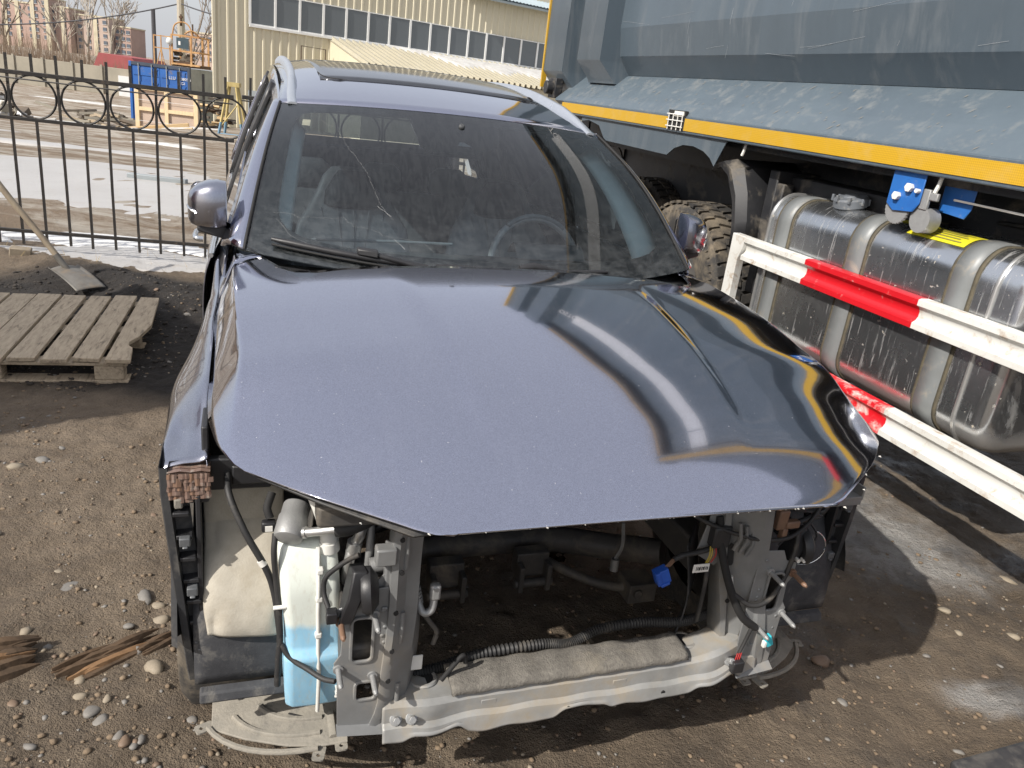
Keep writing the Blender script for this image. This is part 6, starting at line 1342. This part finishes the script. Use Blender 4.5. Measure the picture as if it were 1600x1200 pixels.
# ================================================================== poles and wires
pc = MB().cyl((0, 0, 0), (0, 0, 9.0), .19, .13, 10).build('utility_pole', 'pole_concrete'); pc.location = (-16.95, 38, -1.1); tag(pc, 'pale concrete utility pole behind the rusty cab', 'pole')
p2 = MB().cyl((0, 0, 0), (0, 0, 5.1), .13, .11, 8).build('steel_pole', 'pole_steel'); p2.location = (-21.57, 45, -1.1); tag(p2, 'short dark steel pole left of the concrete pole', 'pole')
def cable(a, b, sag, label):
    a = Vector(a); b = Vector(b); o = MB().tube([a.lerp(b, t / 14) - Vector((0, 0, sag * 4 * (t / 14) * (1 - t / 14))) for t in range(15)], .028, 4).build('overhead_wire', 'pole_steel'); tag(o, label, 'wire')
cable((-16.95, 38, 4.0), (-29.5, 36.5, 1.9), .55, 'black wire sagging left from the concrete pole'); cable((-16.95, 38, 4.0), (-12.6, 33.0, 3.35), .05, 'short black wire from the concrete pole to the warehouse')

# ================================================================== far buildings and walls
def block(name, label, x0, x1, y, z1, m, nwx, nwz, depth=14, strips=()):
    b = thing(name, label, 'building', loc=(x0, y, -1.2)); W_ = x1 - x0; H_ = z1 + 1.2
    MB().box(0, W_, 0, depth, 0, H_).build('wall', m, b); MB().box(-.3, W_ + .3, -.3, depth, H_, H_ + .6).build('parapet', 'strip_yellow', b)
    for s in strips: MB().box(s * W_ - .9, s * W_ + .9, -.5, 0, 0, H_ + .8).build('wall_strip', 'strip_yellow', b)
    wm = None
    for i in range(nwx):
        for j in range(nwz):
            if wm is None:
                o = MB().box(-.85, .85, -.25, .05, 0, 1.5).build('window', 'far_window', b); wm = o.data; fm = MB().box(-1.0, 1.0, -.30, -.1, -.15, 0).build('window_ledge', 'far_white', o).data
            else:
                o = bpy.data.objects.new('window', wm); col.objects.link(o); o.parent = b; f_ = bpy.data.objects.new('window_ledge', fm); col.objects.link(f_); f_.parent = o
            o.location = (W_ * (i + .5) / nwx, 0, H_ - 2.6 - 2.9 * j)
    return b
block('apartment_block', 'red brick apartment block with yellow pilasters at upper left', -262, -221, 380, 17.5, 'brick_far', 8, 5, strips=(.28, .42, .70, .93))
block('apartment_block', 'stair tower of the brick block rising above its roof', -236.5, -228.5, 377, 20.5, 'brick_far', 2, 6, strips=(.08, .92))
block('apartment_block', 'lower brick wing right of the yellow pilasters', -220.5, -205, 384, 15.5, 'brick_far_pale', 4, 5, strips=(.6,))
block('apartment_block', 'brick end wing nearest the bare trees', -204.5, -197, 388, 12.5, 'brick_far', 3, 4)
block('apartment_block', 'pale brick block with white balconies left of the warehouse', -168, -152, 380, 13.8, 'brick_far_pale', 5, 4)
rr_ = thing('red_roofed_house', 'low house with dark red roof behind the thicket', 'building', loc=(-33.6, 61, -1.1))
MB().box(0, 3.1, 0, 5, 0, 1.6).build('wall', 'concrete_wall', rr_); MB().prism([(-.2, 1.6), (.25, 2.55), (2.7, 2.45), (3.2, 1.9), (3.25, 1.5)], lambda a, b: (a, -.2, b), lambda a, b: (a, 5, b)).build('roof', 'roof_red', rr_)
wl = thing('white_shed', 'small white shed between red roof and container', 'building', loc=(-30.3, 62, -1.1)); MB().box(0, 2.0, 0, 3, 0, 2.0).build('wall', 'far_white', wl); MB().box(-.1, 2.1, -.1, 3, 2.0, 2.1).build('roof', 'roof_sheet', wl); MB().box(.9, 1.3, -.05, 0, .8, 1.3).build('window', 'far_window', wl)
cw = thing('concrete_wall', 'grey concrete panel wall at the end of the yard', 'wall', loc=(-38, 55, -1.13))
for k in range(6): MB().box(2.0 * k, 2.0 * k + 1.97, 0, .14, 0, 1.75).build('panel', 'concrete_wall', cw, bevel=.02); MB().box(2.0 * k - .10, 2.0 * k + .05, -.1, 0, 0, 1.85).build('post', 'concrete_wall', cw)
MB().box(9.1, 9.9, -.06, -.005, 0, 1.3).build('white_gate', 'far_white', cw)
# ================================================================== bare trees and thicket
def tree(loc, h, m, label, seed, lean=0, spread=.5, depth=5, r0=.10):
    random.seed(seed); t = thing('bare_tree', label, 'tree', loc=loc, group='leafless trees behind the yard'); tr = MB(); cr_ = MB()
    def grow(p, d, L, r, k):
        n = 3; pts = [p]; q = p.copy(); dd = d.copy()
        for i in range(n): dd = (dd + Vector((random.uniform(-.12, .12), random.uniform(-.12, .12), random.uniform(-.03, .07)))).normalized(); q = q + dd * L / n; pts.append(q.copy())
        (tr if k <= 1 else cr_).tube(pts, [max(.016, r * (1 - .45 * i / n)) for i in range(n + 1)], 5 if k <= 1 else 3, False)
        if k >= depth: return
        for j in range(random.choice((2, 3, 3)) if k else 5):
            s = random.uniform(.35, 1.0) if k else random.uniform(.3, 1.0); b = pts[0].lerp(pts[-1], s) if k > 3 else pts[min(n, int(s * n + .5))]
            sp_ = spread * random.uniform(.6, 1.3); nd = (dd + Vector((random.uniform(-1, 1), random.uniform(-1, 1), random.uniform(-.2, .6))) * sp_).normalized(); grow(b, nd, L * random.uniform(.52, .75), r * .52, k + 1)
    grow(Vector((0, 0, 0)), Vector((lean, 0, 1)).normalized(), h * .45, r0, 0)
    tr.build('trunk', m, t, 60); cr_.build('crown', m, t); return t
TR = [(-41, 70, 9.0, 'birch_bark', 'pale birch leaning left over the thicket', -.25), (-38.2, 68, 8.5, 'birch_bark', 'white stemmed birch just right of the leaning birch', .05), (-37.0, 69, 9.5, 'birch_bark', 'tall birch with fine crown above the red roof', .0), (-33, 75, 9.5, 'tree_bark', 'bare tree between brick block and steel pole', .03), (-26.5, 80, 10.5, 'tree_bark', 'bare tree left of the concrete pole', 0), (-20.8, 58, 9.5, 'tree_bark', 'dense bare tree right of the concrete pole', .02), (-19.2, 56, 9.0, 'tree_bark', 'slim bare tree close to the warehouse corner', .05), (-22.5, 66, 10.0, 'tree_bark', 'bare tree behind the rusty machine cab', -.02), (-48, 72, 7.5, 'tree_bark', 'low bare tree before the brick pilasters', .08), (-53, 74, 7.0, 'tree_bark', 'small bare tree at the upper left edge', 0)]
for i, (x, y, h, m, l, le) in enumerate(TR): tree((x, y, -1.2), h * 1.15, m, l, 50 + i, le, .6, 5, .16 if m != 'birch_bark' else .13)
random.seed(77)
br = MB()
for i in range(5200):
    x = random.uniform(-62, -23.5); y = random.uniform(58, 68) if x > -40 else random.uniform(48, 66); h = random.uniform(1.2, 4.2) * (1.0 if x < -36 else .62); b = Vector((x, y, -1.2)); d = Vector((random.uniform(-.5, .5), random.uniform(-.3, .3), h)); wv = Vector((.03, 0, 0)); br.add([b - wv, b + wv, b + d * .6 + wv * .7, b + d], [(0, 1, 2, 3)])
    for k in range(2): q = b + d * random.uniform(.3, .8); br.add([q - wv * .4, q + wv * .4, q + Vector((random.uniform(-.5, .5), random.uniform(-.2, .2), random.uniform(.1, .6)))], [(0, 1, 2)])
for i in range(900):
    x = random.uniform(-16.5, -13.2) * 2.2; y = random.uniform(62, 74); h = random.uniform(.8, 2.6); b = Vector((x * .75, y, -1.2)); d = Vector((random.uniform(-.4, .4), 0, h)); wv = Vector((.022, 0, 0)); br.add([b - wv, b + wv, b + d], [(0, 1, 2)])
o = br.build('thicket', 'brush_brown'); o['kind'] = 'stuff'; tag(o, 'brown leafless thicket along the end of the yard', 'brush')
fb = thing('old_shed', 'dim old shed roof at the left edge behind the thicket', 'building', loc=(-56, 70, -1.1)); MB().box(0, 5, 0, 4, 0, 2.0).build('wall', 'concrete_wall', fb); MB().prism([(-.3, 2.0), (1.5, 3.6), (5.4, 2.0)], lambda a, b: (a, -.2, b), lambda a, b: (a, 4.2, b)).build('roof', 'roof_red', fb)
# ================================================================== parked red box truck out of the picture at left: it throws the shade over the pallet
ux = Vector((.71, .70, 0)).normalized(); un = Vector((-ux.y, ux.x, 0)); o0 = un * 4.72 + ux * -2.2
mt = Matrix(((ux.x, un.x, 0, o0.x), (ux.y, un.y, 0, o0.y), (0, 0, 1, 0), (0, 0, 0, 1)))
bt = thing('box_truck', 'dark red box truck parked left of the picture', 'truck', mtx=mt)
MB().box(-5.0, 0, -1.02, 1.02, .95, 3.35).build('box_body', 'red_body', bt, bevel=.03); MB().box(-5.0, .05, -.5, .5, .55, .94).build('chassis', 'truck_black', bt)
for x in (-.9, -4.2):
    for y in (-.95, .70): MB().lathe((x, y, .45), (0, 1, 0), [(0, .05), (.25, .05), (.42, 0), (.45, .04), (.45, .22), (.40, .25), (0, .2)], 24).build('wheel', 'tyre_rubber', bt, 40)
